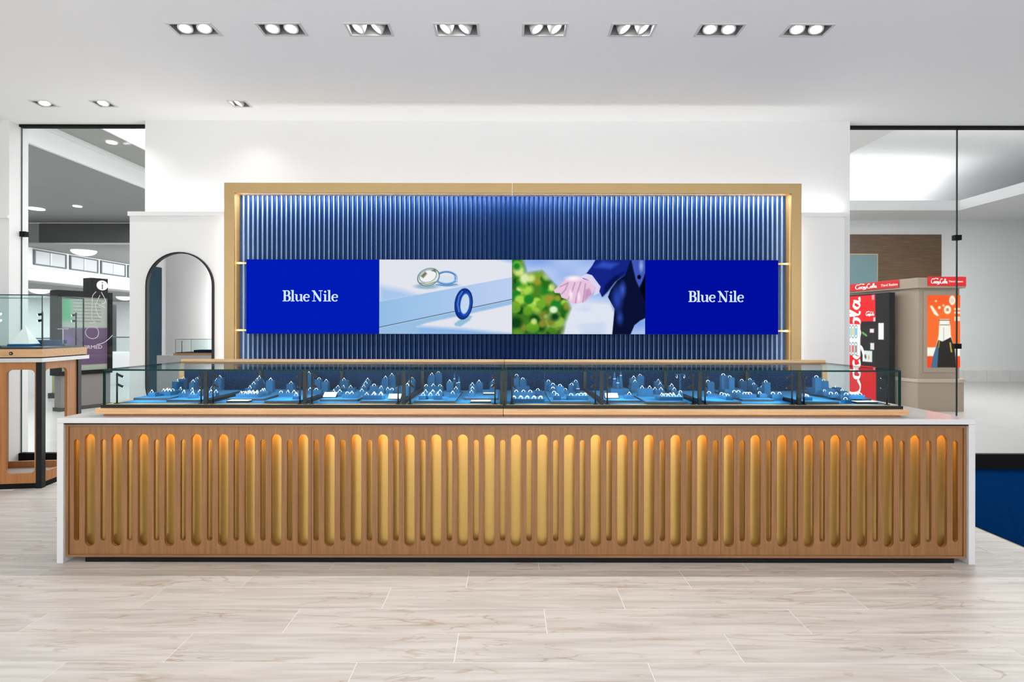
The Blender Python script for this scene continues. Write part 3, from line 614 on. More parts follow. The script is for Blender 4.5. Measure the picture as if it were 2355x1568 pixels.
# (u0,u1,vtop,vbase,[ring u front row],{opts})
BLK = {
1: [(1090,1240,585,668,[1165,1215],{}), (1340,1560,560,640,[1330,1420,1480,1540],{'d':.075,'r2':[1380,1470,1610]}), (1660,1790,525,608,[1765],{}), (1500,1640,430,520,[1610],{}), (1590,1690,355,490,[1700],{}), (1720,1850,300,505,[1830],{}),
    (1725,1850,590,680,[1835],{}), (1940,2060,540,630,[1930,2010],{}), (1925,2070,615,705,[2020,2060],{}), (2095,2200,580,655,[2150],{}), (1945,2045,365,545,[2030],{}), (2015,2120,300,500,[2110],{})],
2: [(160,330,582,660,[185,265,335],{'b':1}), (170,290,498,565,[260],{'b':1}), (350,440,275,530,[410],{'b':1}), (265,345,335,520,[355],{'b':1}),
    (500,630,490,572,[605],{}), (615,750,408,552,[715],{}), (748,860,332,538,[848],{}), (870,980,280,520,[950],{}), (1200,1365,378,520,[1298],{}), (1375,1510,325,575,[1472],{}), (1800,1940,398,548,[1898],{'y':1}),
    (730,1225,610,682,[850,950,1050,1160],{'d':.085,'r2':[910,1000,1090,1180],'r3':[1030,1110,1190]}), (1250,1420,552,632,[1230,1325],{'d':.05,'r2':[1280]}), (1620,1960,587,658,[1660,1720,1830,1865,1960],{'d':.05}), (1925,2050,642,716,[2005,2040],{})],
3: [(150,440,530,610,[165,215,340],{'b':2,'d':.05}), (448,580,352,548,[548],{'b':2}), (305,430,302,530,[398],{'b':2}), (292,430,418,505,[365],{'b':2}), (135,255,190,420,[50],{'b':2}),
    (865,1215,608,686,[990,1080],{'d':.05}), (605,860,572,650,[700,830],{'d':.045}), (672,830,478,560,[760],{}), (832,985,478,560,[905],{}), (988,1140,478,560,[1055],{}), (760,925,388,500,[845],{}), (812,978,322,480,[898],{}),
    (1330,1480,322,495,[1410],{}), (1288,1440,388,515,[1370],{}), (1242,1400,462,545,[1330],{}), (1202,1365,552,628,[1290],{}), (1458,1610,435,588,[1545],{}), (1300,1740,630,722,[1390,1530,1680],{'d':.06,'r2':[1550,1690]}),
    (1612,1760,487,602,[1690],{}), (1785,1935,522,606,[1805,1925],{}), (1948,2080,487,600,[2020],{}), (1640,2080,448,520,[],{'riser':'a','d':.10}), (1680,1835,362,432,[1755],{'on':'a'}), (1705,1835,278,425,[1780],{'on':'a'}), (1842,1985,222,436,[1915],{'on':'a'})],
4: [(170,320,297,480,[255],{'b':3}), (150,300,352,520,[210],{'b':3}), (20,175,432,640,[190],{'b':3}),
    (388,538,632,720,[480],{}), (541,692,632,720,[635],{}), (696,862,632,720,[785],{}), (470,905,572,650,[535,685,835],{'d':.045}), (485,905,442,545,[545,695,835],{'d':.045}), (570,715,282,480,[645],{}), (592,720,212,470,[665],{}), (728,870,168,475,[800],{}),
    (968,1110,358,560,[1035],{}), (1112,1250,418,520,[1185],{}), (1102,1240,502,582,[1165],{}), (1018,1180,597,674,[1100,1108],{}), (1418,1560,577,655,[1490],{}), (1438,1578,502,600,[1510],{}), (1438,1574,418,585,[1510],{}), (1578,1720,362,566,[1645],{}),
    (1875,1990,348,500,[1945],{}), (1868,1988,448,575,[1932],{})],
5: [(218,938,700,792,[290,430,565,705,845],{'d':.075,'r2':[295,435,572,712,850]}), (262,700,562,632,[340,490,630],{'d':.05}), (238,620,452,545,[],{'riser':'c','d':.09}), (288,400,224,430,[345],{'on':'c'}), (412,550,298,432,[475],{'on':'c'}), (732,872,527,597,[788],{}),
    (1112,1272,632,722,[1188],{}), (1038,1165,582,667,[1130],{}), (1032,1165,492,605,[1105],{}), (1036,1178,412,560,[1105],{}), (942,1080,342,548,[1010],{}), (1182,1332,437,650,[1250],{}), (1338,1430,522,602,[1360],{}), (1432,1530,412,560,[1500],{}), (1502,1636,347,540,[1580],{}),
    (1402,1848,632,722,[1480,1620,1755],{'d':.06,'r2':[1690,1770]})],
6: [(228,608,492,616,[],{'riser':'d','d':.09}), (528,704,612,697,[612],{'y':1}), (645,900,442,565,[],{'riser':'e','d':.08}), (628,778,268,430,[702],{'on':'e'}), (662,818,352,440,[730],{'on':'e'}), (782,920,218,425,[835],{'on':'e'}),
    (792,1118,482,646,[880,1035],{'d':.05}), (1140,1298,338,505,[1215],{}), (1180,1336,408,520,[1255],{}), (1122,1356,512,602,[1145,1270],{'d':.045}), (1215,1750,652,732,[1320,1420,1540,1645],{'d':.085,'r2':[1290,1330,1370,1410,1460,1500,1530]}),
    (1725,1790,478,560,[1795],{}), (1790,1900,512,590,[1870],{}), (1955,2060,432,570,[2005],{}), (1965,2060,562,640,[2005],{})],
7: [(250,395,342,562,[235,300],{}), (255,370,582,645,[280,235],{}), (612,990,492,592,[],{'riser':'f','d':.11}), (548,690,208,438,[575],{'on':'f'}), (662,795,312,460,[702],{'on':'f'}), (700,815,248,432,[712],{'on':'f'}), (938,1075,322,500,[960],{}), (1012,1145,377,510,[1030],{}), (1088,1222,457,535,[1105],{}),
    (1450,1560,397,552,[1478],{}), (1592,1715,347,500,[1612],{}), (1728,1856,302,540,[1755],{}), (1602,1730,457,602,[1622],{}), (632,775,637,720,[670],{'d':.11,'r2':[600],'r3':[540]}), (810,960,562,652,[800,850,945],{'d':.05}), (905,1280,602,678,[1015,1075,1130,1170],{'d':.06}), (1338,1488,587,670,[1240,1300,1370],{'d':.045}),
    (2015,2125,502,575,[2050,2110],{}), (1905,2120,597,682,[1915,2060],{}), (2265,2350,632,722,[2310],{'b':8})],
8: [(208,338,622,697,[222],{}), (395,790,462,582,[],{'riser':'g','d':.10}), (418,676,308,448,[430,560],{'on':'g','d':.045}), (392,516,237,430,[415],{'on':'g'}), (742,866,362,480,[755],{}), (818,946,437,530,[840],{}), (562,698,517,600,[580],{}), (902,1046,507,575,[930],{}),
    (722,900,572,642,[690,755,835,895],{'d':.05}), (1042,1410,592,670,[970,1045,1160,1290],{'d':.06}), (992,1122,682,767,[1000],{})]}
# cones (u, vapex, vbase, v of ring, radius)
CONE = {4: [(1135,145,560,280), (1230,225,560,355)], 5: [(1560,270,560,385), (1625,335,580,482)], 6: [(305,95,470,275), (432,80,470,205), (372,228,478,360)]}
CARD = {2: [(552,1000,755,785,'flat')], 3: [(475,745,608,680,'tilt'), (1832,2095,622,715,'tilt')], 4: [(1728,1988,642,662,'flat'), (1470,1895,765,792,'flat')], 6: [(118,388,612,690,'tilt')], 8: [(1230,1655,742,765,'flat')]}
def bay_of(X):
    return 1 + sum(1 for p in POST if X > p)
def band_mesh(kind, sm):
    m = MB(); R, r = 0.0098, (0.0023 if kind == 'plain' else 0.0016)
    m.tube([(R*math.cos(2*math.pi*i/18), 0, R*math.sin(2*math.pi*i/18)) for i in range(18)], r, 5, 0, True)
    if kind != 'plain':
        z = R + 0.0008; s = 0.0042
        m.faces([(s*math.cos(k*math.pi/4), s*math.sin(k*math.pi/4), z+0.0035) for k in range(8)] + [(0,0,z-0.002)] + [(s*0.6*math.cos(k*math.pi/4), s*0.6*math.sin(k*math.pi/4), z+0.0052) for k in range(8)],
                [(k, 8, (k+1)%8) for k in range(8)] + [(k, (k+1)%8, 9+(k+1)%8, 9+k) for k in range(8)] + [tuple(range(9, 17))], 1)
    return m.mesh('ring', [silver, sm], merge=True)
RING = {'plain': band_mesh('plain', stone), 'stone': band_mesh('stone', stone), 'yellow': band_mesh('stone', yellowg)}
trays = []
for bay, L in TRAY.items():
    for (u0, u1, vb) in L:
        z = ZB[bay]; yb = vy(z, vb); Y = F*(H-DECK)/(yb-CY); s = F/Y
        X0, X1 = (ux(z, u0)-CX)/s, (ux(z, u1)-CX)/s
        Y1 = min(3.76, Y+0.52)
        trays.append([X0, X1, Y, Y1, bay, None])
TT = DECK + 0.0135
LOSX = [GX0+0.012] + POST + [GX1-0.012]
for T in trays:      # keep clear of dividers
    lo, hi = LOSX[T[4]-1]+0.014, LOSX[T[4]]-0.014
    T[0], T[1] = max(T[0], lo), min(T[1], hi)
tr_by = {}
for T in trays: tr_by.setdefault(T[4], []).append(T)
for bay, L in tr_by.items():
    L.sort()
    for a, b in zip(L[:-1], L[1:]):
        if a[1] > b[0] - 0.003: mid = (a[1]+b[0])/2; a[1], b[0] = mid-0.002, mid+0.002
    for k, T in enumerate(L):
        MB().box(T[0], T[1], T[2], T[3], DECK, TT, 0, {1: 1}).build('display_tray', [trayedge, velvetd], label=f'flat charcoal-edged blue tray at the {"left" if k == 0 and (len(L) > 1) else "right"} of the {NTH[bay-1]} case bay', cat='tray', group='flat blue trays in the glass cases')
def sup(X0, X1, Y0_, Y1_):
    return TT if any(X0 < t[1] and X1 > t[0] and Y0_ < t[3] and Y1_ > t[2] for t in trays) else DECK
placed = []      # X0,X1,Y0,Y1,z0,z1
risers = {}
items = []
for bay, L in BLK.items():
    for rec in L: items.append((bay, rec))
def key(it):
    bay, r = it; return -vy(ZB[bay], r[3])
def clash(a, lvl):
    for p in placed:
        if p[6] == lvl and a[0] < p[1]+0.0015 and a[1] > p[0]-0.0015 and a[2] < p[3]+0.0015 and a[3] > p[2]-0.0015: return p
    return None
blocks, ringsl = [], []
def place(bay, rec, lvl, zs0, ymax, ymin=0, fixedY=None):
    u0, u1, vt, vb, rg, op = rec; z = ZB[bay]; d = op.get('d', 0.040); yb = vy(z, vb); zs = zs0
    Y = fixedY if fixedY else F*(H-zs)/(yb-CY); Y = min(max(Y, ymin, GY0+0.055), ymax-d); bb = op.get('b', bay)
    lo, hi = LOSX[bb-1]+0.013, LOSX[bb]-0.013; Ys, d0, ok = Y, d, False
    for k in (1.0, 0.85, 0.7, 0.58):
        d = d0*k; cand = [Ys+0.006*i for i in range(120) if Ys+0.006*i+d <= ymax] + [Ys-0.006*i for i in range(1, 60) if Ys-0.006*i >= max(ymin, GY0+0.055)]
        for Y in cand:
            s = F/Y; X0, X1 = (ux(z, u0)-CX)/s, (ux(z, u1)-CX)/s; sh = 0
            if X0 < lo: sh = lo-X0
            if X1 > hi: sh = hi-X1
            X0 += sh; X1 += sh
            if not clash((X0, X1, Y, Y+d), lvl): ok = True; break
        if ok: break
    if not ok: return None
    zt = H-(vy(z, vt)-CY)*Y/F
    zb = zs0 if lvl != 0 else sup(X0, X1, Y, Y+d)
    zt = min(zt, 1.088); zt = max(zt, zb+0.018)
    placed.append((X0, X1, Y, Y+d, zb, zt, lvl))
    return (X0, X1, Y, Y+d, zb, zt, sh, bb)
def addblock(bay, rec, res):
    X0, X1, Ya, Yb, zb, zt, sh, bb = res; op = rec[5]; z = ZB[bay]
    blocks.append((bb, res, rec)); rows = [rec[4]] + [op[k] for k in ('r2', 'r3') if k in op]
    for k, row in enumerate(rows):
        Yr = Ya + (Yb-Ya)*(k+0.5)/len(rows) if len(rows) > 1 else (Ya+Yb)/2
        for u in row:
            x = (ux(z, u)-CX)*Yr/F + sh; x = min(max(x, X0+0.010), X1-0.010)
            ringsl.append([bb, x, Yr, zt, 'yellow' if op.get('y') else None, vy(z, rec[2])])
allr = [it for it in items if 'riser' in it[1][5]]
flat = [it for it in items if 'riser' not in it[1][5] and 'on' not in it[1][5]]
for it in sorted(allr + flat, key=key):
    bay, rec = it; res = place(bay, rec, 0, TT, GY1-0.036)
    if res is None: print('SKIP', bay, rec[:4]); continue
    if 'riser' in rec[5]: risers[rec[5]['riser']] = res
    addblock(bay, rec, res)
for it in sorted([it for it in items if 'on' in it[1][5]], key=key):
    bay, rec = it; R = risers[rec[5]['on']]
    res = place(bay, rec, rec[5]['on'], R[5], R[3], ymin=R[2]+0.003)
    if res is None: print('SKIPR', bay, rec[:4]); continue
    addblock(bay, rec, res)
for bb in range(1, 9):
    L = sorted([b for b in blocks if b[0] == bb], key=lambda b: (b[1][0]+b[1][1])/2/b[1][2])
    for k, (b_, res, rec) in enumerate(L):
        X0, X1, Ya, Yb, zb, zt, sh, _ = res; w, h = X1-X0, zt-zb
        kind = 'wide low blue velvet ring tray' if w > 0.075 and h < 0.06 else 'wide blue velvet riser' if w > 0.075 else 'tall blue velvet ring block' if h > 0.055 else 'low blue velvet ring block'
        m = MB()
        if w > 0.075 and 'riser' not in rec[5]:
            m.prism(rrect(X0, X1, Ya, Yb, 0.012, 4), zb, zt)
        else: m.cbox(X0, X1, Ya, Yb, zb, zt, 0.002)
        m.build('ring_tray' if (w > 0.075 and h < 0.06) else 'display_riser' if w > 0.075 else 'ring_block', velvet, label=f'{kind}, {NTH[k]} of the blocks from left in the {NTH[bb-1]} bay', cat='ring tray' if (w > 0.075 and h < 0.06) else 'display block', group='blue velvet display blocks in the glass cases')
rs = []
for r in ringsl:      # drop coinciding rings
    if all((r[1]-q[1])**2 + (r[2]-q[2])**2 > 0.0165**2 or abs(r[3]-q[3]) > 0.02 for q in rs): rs.append(r)
for bb in range(1, 9):
    L = sorted([r for r in rs if r[0] == bb], key=lambda r: r[1]/r[2])
    for k, r in enumerate(L):
        kd = r[4] or ('plain' if bb == 5 or (bb in (7, 8)) or (k*7+bb) % 9 == 0 else 'stone')
        nm = {'plain': 'plain polished band', 'stone': 'silver ring with a bright stone', 'yellow': 'ring with a golden yellow stone'}[kd]
        rot = (math.radians(-12), 0, math.radians(random.uniform(-22, 22)))
        o = inst('ring', RING[kd], (r[1], r[2], r[3]+0.0012), rot=rot, label=f'{nm}, {NTH[k] if k < len(NTH) else "last"} of the rings from left in the {NTH[bb-1]} bay', cat='ring', group='rings in the glass cases')
        o.scale = (1.05, 1.05, 1.05)
for bay, L in CONE.items():
    for k, (u, va, vb, vr) in enumerate(L):
        z = ZB[bay]
        R = risers['d'] if bay == 6 else None
        zs = R[5] if R else TT; Y = F*(H-zs)/(vy(z, vb)-CY); 
        if R: Y = min(max(Y, R[2]+0.025), R[3]-0.025)
        d = 0.034
        for it in range(80):
            X = (ux(z, u)-CX)*Y/F
            if R or not clash((X-d/2, X+d/2, Y-d/2, Y+d/2), 0) or Y > GY1-0.05: break
            Y += 0.006
        Y = min(Y, GY1-0.045)
        zb = R[5] if R else sup(X-d/2, X+d/2, Y-d/2, Y+d/2); za = min(H-(vy(z, va)-CY)*Y/F, 1.106); zr = H-(vy(z, vr)-CY)*Y/F
        if R: X = X
        rr = 0.017*(za-zr)/(za-zb)
        nm = {4: 'fourth', 5: 'fifth', 6: 'sixth'}[bay]
        MB().cyl((X,Y,zb), (X,Y,za), 0.0165, 0.0008, 20).build('ring_cone', velvet, label=f'slim blue velvet ring cone, {NTH[k]} of the cones in the {nm} bay', cat='ring cone', group='blue velvet cones in the glass cases')
        MB().tube([(X+(rr+0.0018)*math.cos(2*math.pi*i/18), Y+(rr+0.0018)*math.sin(2*math.pi*i/18), zr) for i in range(18)], 0.0022, 6, 0, True).build('cone_ring', silver, label=f'silver band slipped over the {NTH[k]} cone in the {nm} bay', cat='ring', group='rings on the cones')
        placed.append((X-d/2, X+d/2, Y-d/2, Y+d/2, zb, za, 0 if not R else 'd'))
for bay, L in CARD.items():
    for k, (u0, u1, va, vb, kd) in enumerate(L):
        z = ZB[bay]; Y = F*(H-(TT if kd == 'tilt' else DECK))/(vy(z, vb)-CY); Y = max(Y, GY0+0.05)
        X0, X1 = (ux(z, u0)-CX)*Y/F, (ux(z, u1)-CX)*Y/F
        for it in range(60):
            if not clash((X0, X1, Y, Y+0.04), 0): break
            Y -= 0.004
        Y = max(Y, GY0+0.045); zb = sup(X0, X1, Y, Y+0.04); nm = f'{NTH[bay-1]} bay' + ('' if len(L) == 1 else (', nearer its left end' if k == 0 else ', nearer its right end'))
        t = thing('sign_card', ('small white card on a sloped holder' if kd == 'tilt' else 'small white card lying on a black plaque') + f' in the {nm}', 'card', ((X0+X1)/2, Y, zb), group='white cards in the glass cases')
        if kd == 'tilt':
            m = MB(); zt = zb+0.030
            m.faces([(X0,Y,zb),(X1,Y,zb),(X1,Y,zb+.004),(X0,Y,zb+.004),(X0,Y+.035,zb),(X1,Y+.035,zb),(X1,Y+.035,zt),(X0,Y+.035,zt)], [(0,1,2,3),(5,4,7,6),(1,5,6,2),(4,0,3,7),(3,2,6,7),(4,5,1,0)]); m.build('holder', black, t)
            n = Vector((0, -(zt-zb-.004), .035)).normalized()*0.0008
            MB().poly([(X0+.001,Y+n.y,zb+.005+n.z),(X1-.001,Y+n.y,zb+.005+n.z),(X1-.001,Y+.034+n.y,zt+n.z),(X0+.001,Y+.034+n.y,zt+n.z)]).build('card_face', cardw, t)
        else:
            MB().box(X0, X1, Y, Y+0.055, zb, zb+0.010).build('plaque', black, t); MB().box(X0+.002, X1-.002, Y+.002, Y+.053, zb+0.0101, zb+0.0112).build('card_face', cardw, t)
# earring stand in the sixth bay
X, Y = (1380+1670/Z9-CX)*3.72/F, 3.72; zz = lambda v: H-(840+v/Z9-CY)*Y/F
st = thing('earring_stand', 'slim blue T-shaped earring stand at the back of the sixth bay', 'earring stand', (X, Y, DECK))
zt = zz(178); MB().box(X-0.006, X+0.006, Y-0.003, Y+0.003, DECK, zt).build('stem', velvet, st); MB().box(X-0.037, X+0.037, Y-0.003, Y+0.003, zt-0.004, zt+0.002).build('crossbar', velvet, st)
for s_, nm in ((-1, 'left'), (1, 'right')):
    MB().tube([(X+s_*0.026+0.0055*math.cos(a), Y-0.006, zt-0.016+0.011*math.sin(a)) for a in [math.radians(100-300*i/14) for i in range(15)]], 0.0014, 6).build('hoop_earring', silver, label=f'silver hoop earring hanging at the {nm} of the blue stand', cat='earring', group='hoop earrings on the stand')

# ------------------------------------------------------------------ glass tower display at left
th = math.radians(7.5)
tw = thing('display_tower', 'oak pedestal with glass box and white slab at the far left', 'display case', (-3.985, 4.453, 0), th)
LB = -1.0
def tb(name, m, *a): return MB().box(*a).build(name, m, tw, local=True)
for x0, y0 in ((-0.045, 0), (-0.045, 0.452), (LB, 0), (LB, 0.452)): tb('leg', black, x0, x0+0.045, y0, y0+0.045, 0, 1.077)
def sidepanel(outer, hole, to): holed('side_panel', [outer, hole], 0.022, to).build('side_panel', oakv, tw, local=True, merge=False)
sidepanel(rect(LB+0.046, -0.047, 0.045, 1.075), rrect(-0.28, -0.056, 0.13, 1.012, 0.045), lambda a, b, c: (a, 0.02-c, b))
sidepanel(rect(LB+0.046, -0.047, 0.045, 1.075), rrect(-0.80, -0.056, 0.13, 1.012, 0.045), lambda a, b, c: (a, 0.475-c, b))
sidepanel(rect(0.046, 0.450, 0.045, 1.075), rrect(0.054, 0.325, 0.13, 1.012, 0.045), lambda a, b, c: (-0.022+c, a, b))
sidepanel(rect(0.046, 0.450, 0.045, 1.075), rrect(0.10, 0.40, 0.13, 1.012, 0.045), lambda a, b, c: (LB+0.022+c, a, b))
tb('brass_trim', brass, -0.078, -0.052, 0.034, 0.046, 0.131, 1.010)
tb('skirting', blackmat, LB+0.046, -0.047, 0.012, 0.035, 0.0, 0.0448); tb('skirting', blackmat, -0.040, -0.012, 0.046, 0.450, 0.0, 0.0448)
tb('bottom_board', quartz, LB+0.046, -0.047, 0.036, 0.460, 0.05, 0.07)
tb('black_gap', blackmat, LB-0.01, 0.01, -0.005, 0.54, 1.1112, 1.1195)
tb('white_slab', quartz, LB-0.03, 0.02, -0.025, 0.575, 1.0775, 1.111)
tb('oak_base', oakh, LB-0.02, 0.012, -0.012, 0.555, 1.12, 1.188)
tb('deck', trayedge, LB, -0.008, 0.010, 0.518, 1.1882, 1.205)
g0, g1 = 1.1885, 1.652
def gp(*a, sd): MB().box(*a, 0, sd).build('glass_pane', [clear, gedge], tw, local=True)
gp(LB-0.005, 0.004, -0.004, 0.004, g0, g1-0.0085, sd={4: 1, 5: 1, 0: 1}); gp(LB-0.005, 0.004, 0.522, 0.530, g0, g1-0.0085, sd={4: 1, 5: 1, 0: 1})
gp(-0.004, 0.004, 0.0045, 0.5215, g0, g1-0.0085, sd={2: 1, 3: 1, 0: 1}); gp(LB-0.005, LB+0.003, 0.0045, 0.5215, g0, g1-0.0085, sd={2: 1, 3: 1, 0: 1})
gp(LB-0.005, 0.004, -0.004, 0.530, g1-0.008, g1, sd={2: 1, 3: 1, 4: 1, 5: 1})
MB().cyl((-0.225, -0.0125, 1.152), (-0.225, -0.017, 1.152), 0.014, n=20).build('lock_plug', black, tw, local=True); MB().box(-0.231, -0.219, -0.0185, -0.0172, 1.149, 1.155).build('lock_face', silver, tw, local=True)
tloc = lambda x, y, z: (-3.985 + x*math.cos(th) - y*math.sin(th), 4.453 + x*math.sin(th) + y*math.cos(th), z)
tpole = MB().cyl((0,0,0), (0,0,0.006), 0.018, n=12).cyl((0,0,0.006), (0,0,0.31), 0.0065, n=10).mesh('light_pole', black, merge=True)
for x, y, s_ in ((-0.36, 0.04, 1), (-0.20, 0.30, -1), (-0.03, 0.47, -1)):
    p = inst('light_pole', tpole, (0,0,0)); p.parent = tw; p.location = (x, y, 1.205); ORG[p.name] = Vector((0,0,0))
    for dz in (0.29, 0.235):
        a = Vector((s_*0.8, -0.5, -0.25)).normalized(); h = MB().cyl(Vector((x, y, 1.205+dz))-a*0.005, Vector((x, y, 1.205+dz))+a*0.032, 0.011, n=12)
        ho = MB(); ho.v = [(v[0]-x, v[1]-y, v[2]-1.205) for v in [tuple(q) for q in h.v]]; ho.f, ho.m, ho.sm = h.f, h.m, h.sm
        hb = ho.build('spot_head', black, p, local=True)
        c = Vector((0, 0, dz))+a*0.0325; MB().cyl(c, c+a*0.001, 0.009, n=12).build('spot_lens', spotlens, p, local=True)
c = tloc(-0.17, 0.10, 1.205)
def tobj(name, m, mt, label, cat): 
    m.v = [tloc(*v) for v in m.v]; return m.build(name, mt, label=label, cat=cat)
tobj('display_block', MB().cbox(-0.33, -0.10, 0.36, 0.46, 1.2052, 1.258, 0.002), velvet, 'grey-blue velvet block in the glass box of the oak pedestal', 'display block')
m = MB(); m.cbox(-0.405, -0.230, 0.19, 0.345, 1.2052, 1.226, 0.002)
tobj('display_riser', m, velvetd, 'low teal riser under the white pyramid in the glass box', 'display block')
m = MB(); m.faces([(-0.398, 0.21, 1.2262), (-0.238, 0.21, 1.2262), (-0.238, 0.33, 1.2262), (-0.398, 0.33, 1.2262), (-0.318, 0.27, 1.392)], [(3,2,1,0),(0,1,4),(1,2,4),(2,3,4),(3,0,4)])
tobj('display_pyramid', m, cardw, 'white pyramid standing in the glass box of the oak pedestal', 'pyramid')
m = MB().cbox(-0.055, -0.02, 0.30, 0.40, 1.2052, 1.222, 0.001); tobj('display_block', m, trayedge, 'small dark block at the right side of the pedestal glass box', 'display block')
m = MB(); m.cyl((-0.07, 0.36, 1.2052), (-0.07, 0.36, 1.21), 0.02); m.cyl((-0.07, 0.36, 1.21), (-0.07, 0.36, 1.36), 0.003); m.cyl((-0.115, 0.36, 1.36), (-0.025, 0.36, 1.36), 0.003)
tobj('necklace_stand', m, lampwhite, 'thin metal T stand inside the pedestal glass box', 'stand')

# ------------------------------------------------------------------ what the mirror reflects
MB().box(-6.498, -6.45, -0.02, 1.2, 0, 2.5).build('wall_drape', mat('navy_drape', (0.004, 0.035, 0.06), 0.9, var=0.3, vscale=8), label='dark teal velvet wall panel reflected in the arched mirror', cat='wall panel')
m = MB(); m.cyl((-6.62, -0.75, 0), (-6.62, -0.75, CEIL), 0.55, n=48); m.build('wall_column', white, label='round white column reflected in the arched mirror', cat='column', kind='structure')
MB().box(-5.62, -4.6, 0.75, 1.35, 0, 0.94).build('display_plinth', quartz, bevel=0.003, label='white plinth with a small case, reflected in the mirror', cat='plinth')
sc_ = thing('counter_case', 'small glass case on the white plinth reflected in the mirror', 'display case', (-5.05, 1.05, 0.94))
MB().box(-5.40, -4.72, 0.82, 1.28, 0.9405, 0.975).build('oak_base', oakh, sc_); MB().box(-5.38, -4.74, 0.84, 1.26, 0.9755, 0.985).build('deck', black, sc_)
for a in ((-5.38, -4.74, 0.84, 0.846), (-5.38, -4.74, 1.254, 1.26)): MB().box(a[0], a[1], a[2], a[3], 0.9855, 1.19).build('glass_pane', [clear], sc_)
e = 0.004
m = MB()
for x in (-5.38, -4.744):
    for y in (0.84, 1.256): m.box(x, x+e, y, y+e, 0.9855, 1.192)
for y in (0.84, 1.256): m.box(-5.38, -4.74, y, y+e, 1.192, 1.196)
for x in (-5.38, -4.744): m.box(x, x+e, 0.84, 1.26, 1.192, 1.196)
m.build('edge_frame', black, sc_); inst('light_pole', pole_me, (-5.30, 1.22, 0.985), sc_); MB().cbox(-5.15, -4.80, 0.95, 1.15, 0.9852, 1.02).build('velvet_pad', navyback, sc_)

# ------------------------------------------------------------------ mall beyond the glass, left
MB().box(-16, 20, 5.2, 22, -0.05, 0.0).build('floor_mall', mallfloor, label='pale polished tile floor of the mall beyond the glass', cat='floor', kind='structure')
def st(name, m, lab, cat, *a): return MB().box(*a).build(name, m, label=lab, cat=cat, kind='structure')
st('ceiling_soffit_left', mallgrey, 'dark grey mall soffit seen through the left glass', 'ceiling', -14, -5.17, 5.21, 9.8, 3.35, 3.60)
st('trim_2', mallwhite, 'white sloping fascia band along the left mall soffit', 'trim', -5.17, -5.13, 5.21, 16, 3.35, 3.60)
st('trim_3', mallwhite, 'thin white groove strip above the mall fascia band', 'trim', -5.129, -5.06, 5.21, 16, 3.56, 3.60)
st('ceiling_strip_left', mallolive, 'olive grey mall ceiling strip through the left glass', 'ceiling', -5.16, -4.57, 5.21, 16, 3.601, 3.65)
st('trim_4', mallwhite, 'white upstand of the mall skylight', 'trim', -4.569, -4.55, 5.21, 16, 3.601, 3.80)
MB().box(-4.54, -3.5, 5.3, 16, 3.80, 3.82).build('skylight', skyl, label='bright mall skylight panel at top of the left glass', cat='skylight')
st('wall_bulkhead', malldark, 'dark grey mall bulkhead hanging across the corridor', 'bulkhead', -8.82, -5.2, 9.80, 10.0, 2.93, 3.349)
st('ceiling_far_left', mallgrey, 'grey low ceiling in front of the far shop', 'ceiling', -14, -5.2, 9.5, 17, 2.90, 2.93)
st('wall_bulkhead_side', mallgrey, 'grey mall bulkhead left of the dark band', 'bulkhead', -14, -8.83, 9.80, 10.0, 2.93, 3.349)
def disc(x, y, z, r, lab): MB().cyl((x,y,z), (x,y,z-0.012), r, n=24).build('mall_downlight', glow, label=lab, cat='downlight', group='round downlights in the mall ceiling')
disc(-6.98, 8.44, 3.3495, 0.06, 'small round downlight in the dark grey mall soffit'); disc(-7.82, 8.62, 3.3495, 0.12, 'wide round downlight at left edge of the mall soffit'); disc(-4.76, 6.25, 3.6, 0.055, 'round downlight in the olive mall ceiling strip'); disc(-6.2, 8.9, 3.3495, 0.06, 'round downlight in the mall soffit close to the pier')
def dome(x, y, z, r, lab):
    m = MB(); n = 20; R = [[(x+r*math.cos(a)*math.cos(2*math.pi*i/n), y+r*math.cos(a)*math.sin(2*math.pi*i/n), z-r*0.5*math.sin(a)) for i in range(n)] for a in (0, .3, .6, .9, 1.2, 1.45)]
    for A, B in zip(R[:-1], R[1:]):
        for i in range(n): m.poly([A[i], B[i], B[(i+1)%n], A[(i+1)%n]], 0, True)
    m.poly(R[-1][::-1]); m.build('dome_light', mat('dome_glass', (0.75, 0.72, 0.68), 0.4, emit=(1, 0.94, 0.86), estr=0.5), label=lab, cat='ceiling light', group='frosted dome lights')
dome(-8.35, 10.25, 2.8995, 0.21, 'frosted dome light below the dark bulkhead')
# shop across the corridor: fascia with framed clerestory windows
fa = thing('shop_fascia', 'white fascia with framed windows of the far shop', 'shopfront', (-9.1, 13, 2.3))
MB().box(-9.2, -9.0, 9.0, 17, 2.28, 2.895).build('fascia_band', mallwhite, fa)
MB().box(-9.02, -8.96, 9.0, 17, 2.50, 2.53).build('fascia_lip', mallwhite, fa)
framegrey = mat('window_frame_grey', (0.10, 0.12, 0.14), 0.5); paneg = mat('frosted_pane', (0.55, 0.57, 0.60), 0.2)
def ypx(px): return 9.0*F/(CX-px)
for x0, x1 in ((76, 151), (159, 224), (230, 287), (292, 340)):
    a, b = ypx(x0), ypx(x1)
    p = MB(); p.box(-9.0, -8.975, a, b, 2.575, 2.60); p.box(-9.0, -8.975, a, b, 2.845, 2.87); p.box(-9.0, -8.975, a, a+0.03, 2.60, 2.845); p.box(-9.0, -8.975, b-0.03, b, 2.60, 2.845)
    po = p.build('window_frame', framegrey, fa); MB().box(-9.0, -8.985, a+0.03, b-0.03, 2.60, 2.845).build('frosted_pane', paneg, po); MB().box(-8.984, -8.975, (a+b)/2-0.015, (a+b)/2+0.015, 2.60, 2.845).build('mullion', mallwhite, po)
st('wall_shop_back', mallwhite, 'pale back wall inside the far shop', 'wall', -13.2, -13.0, 8, 17, 0, 2.9)
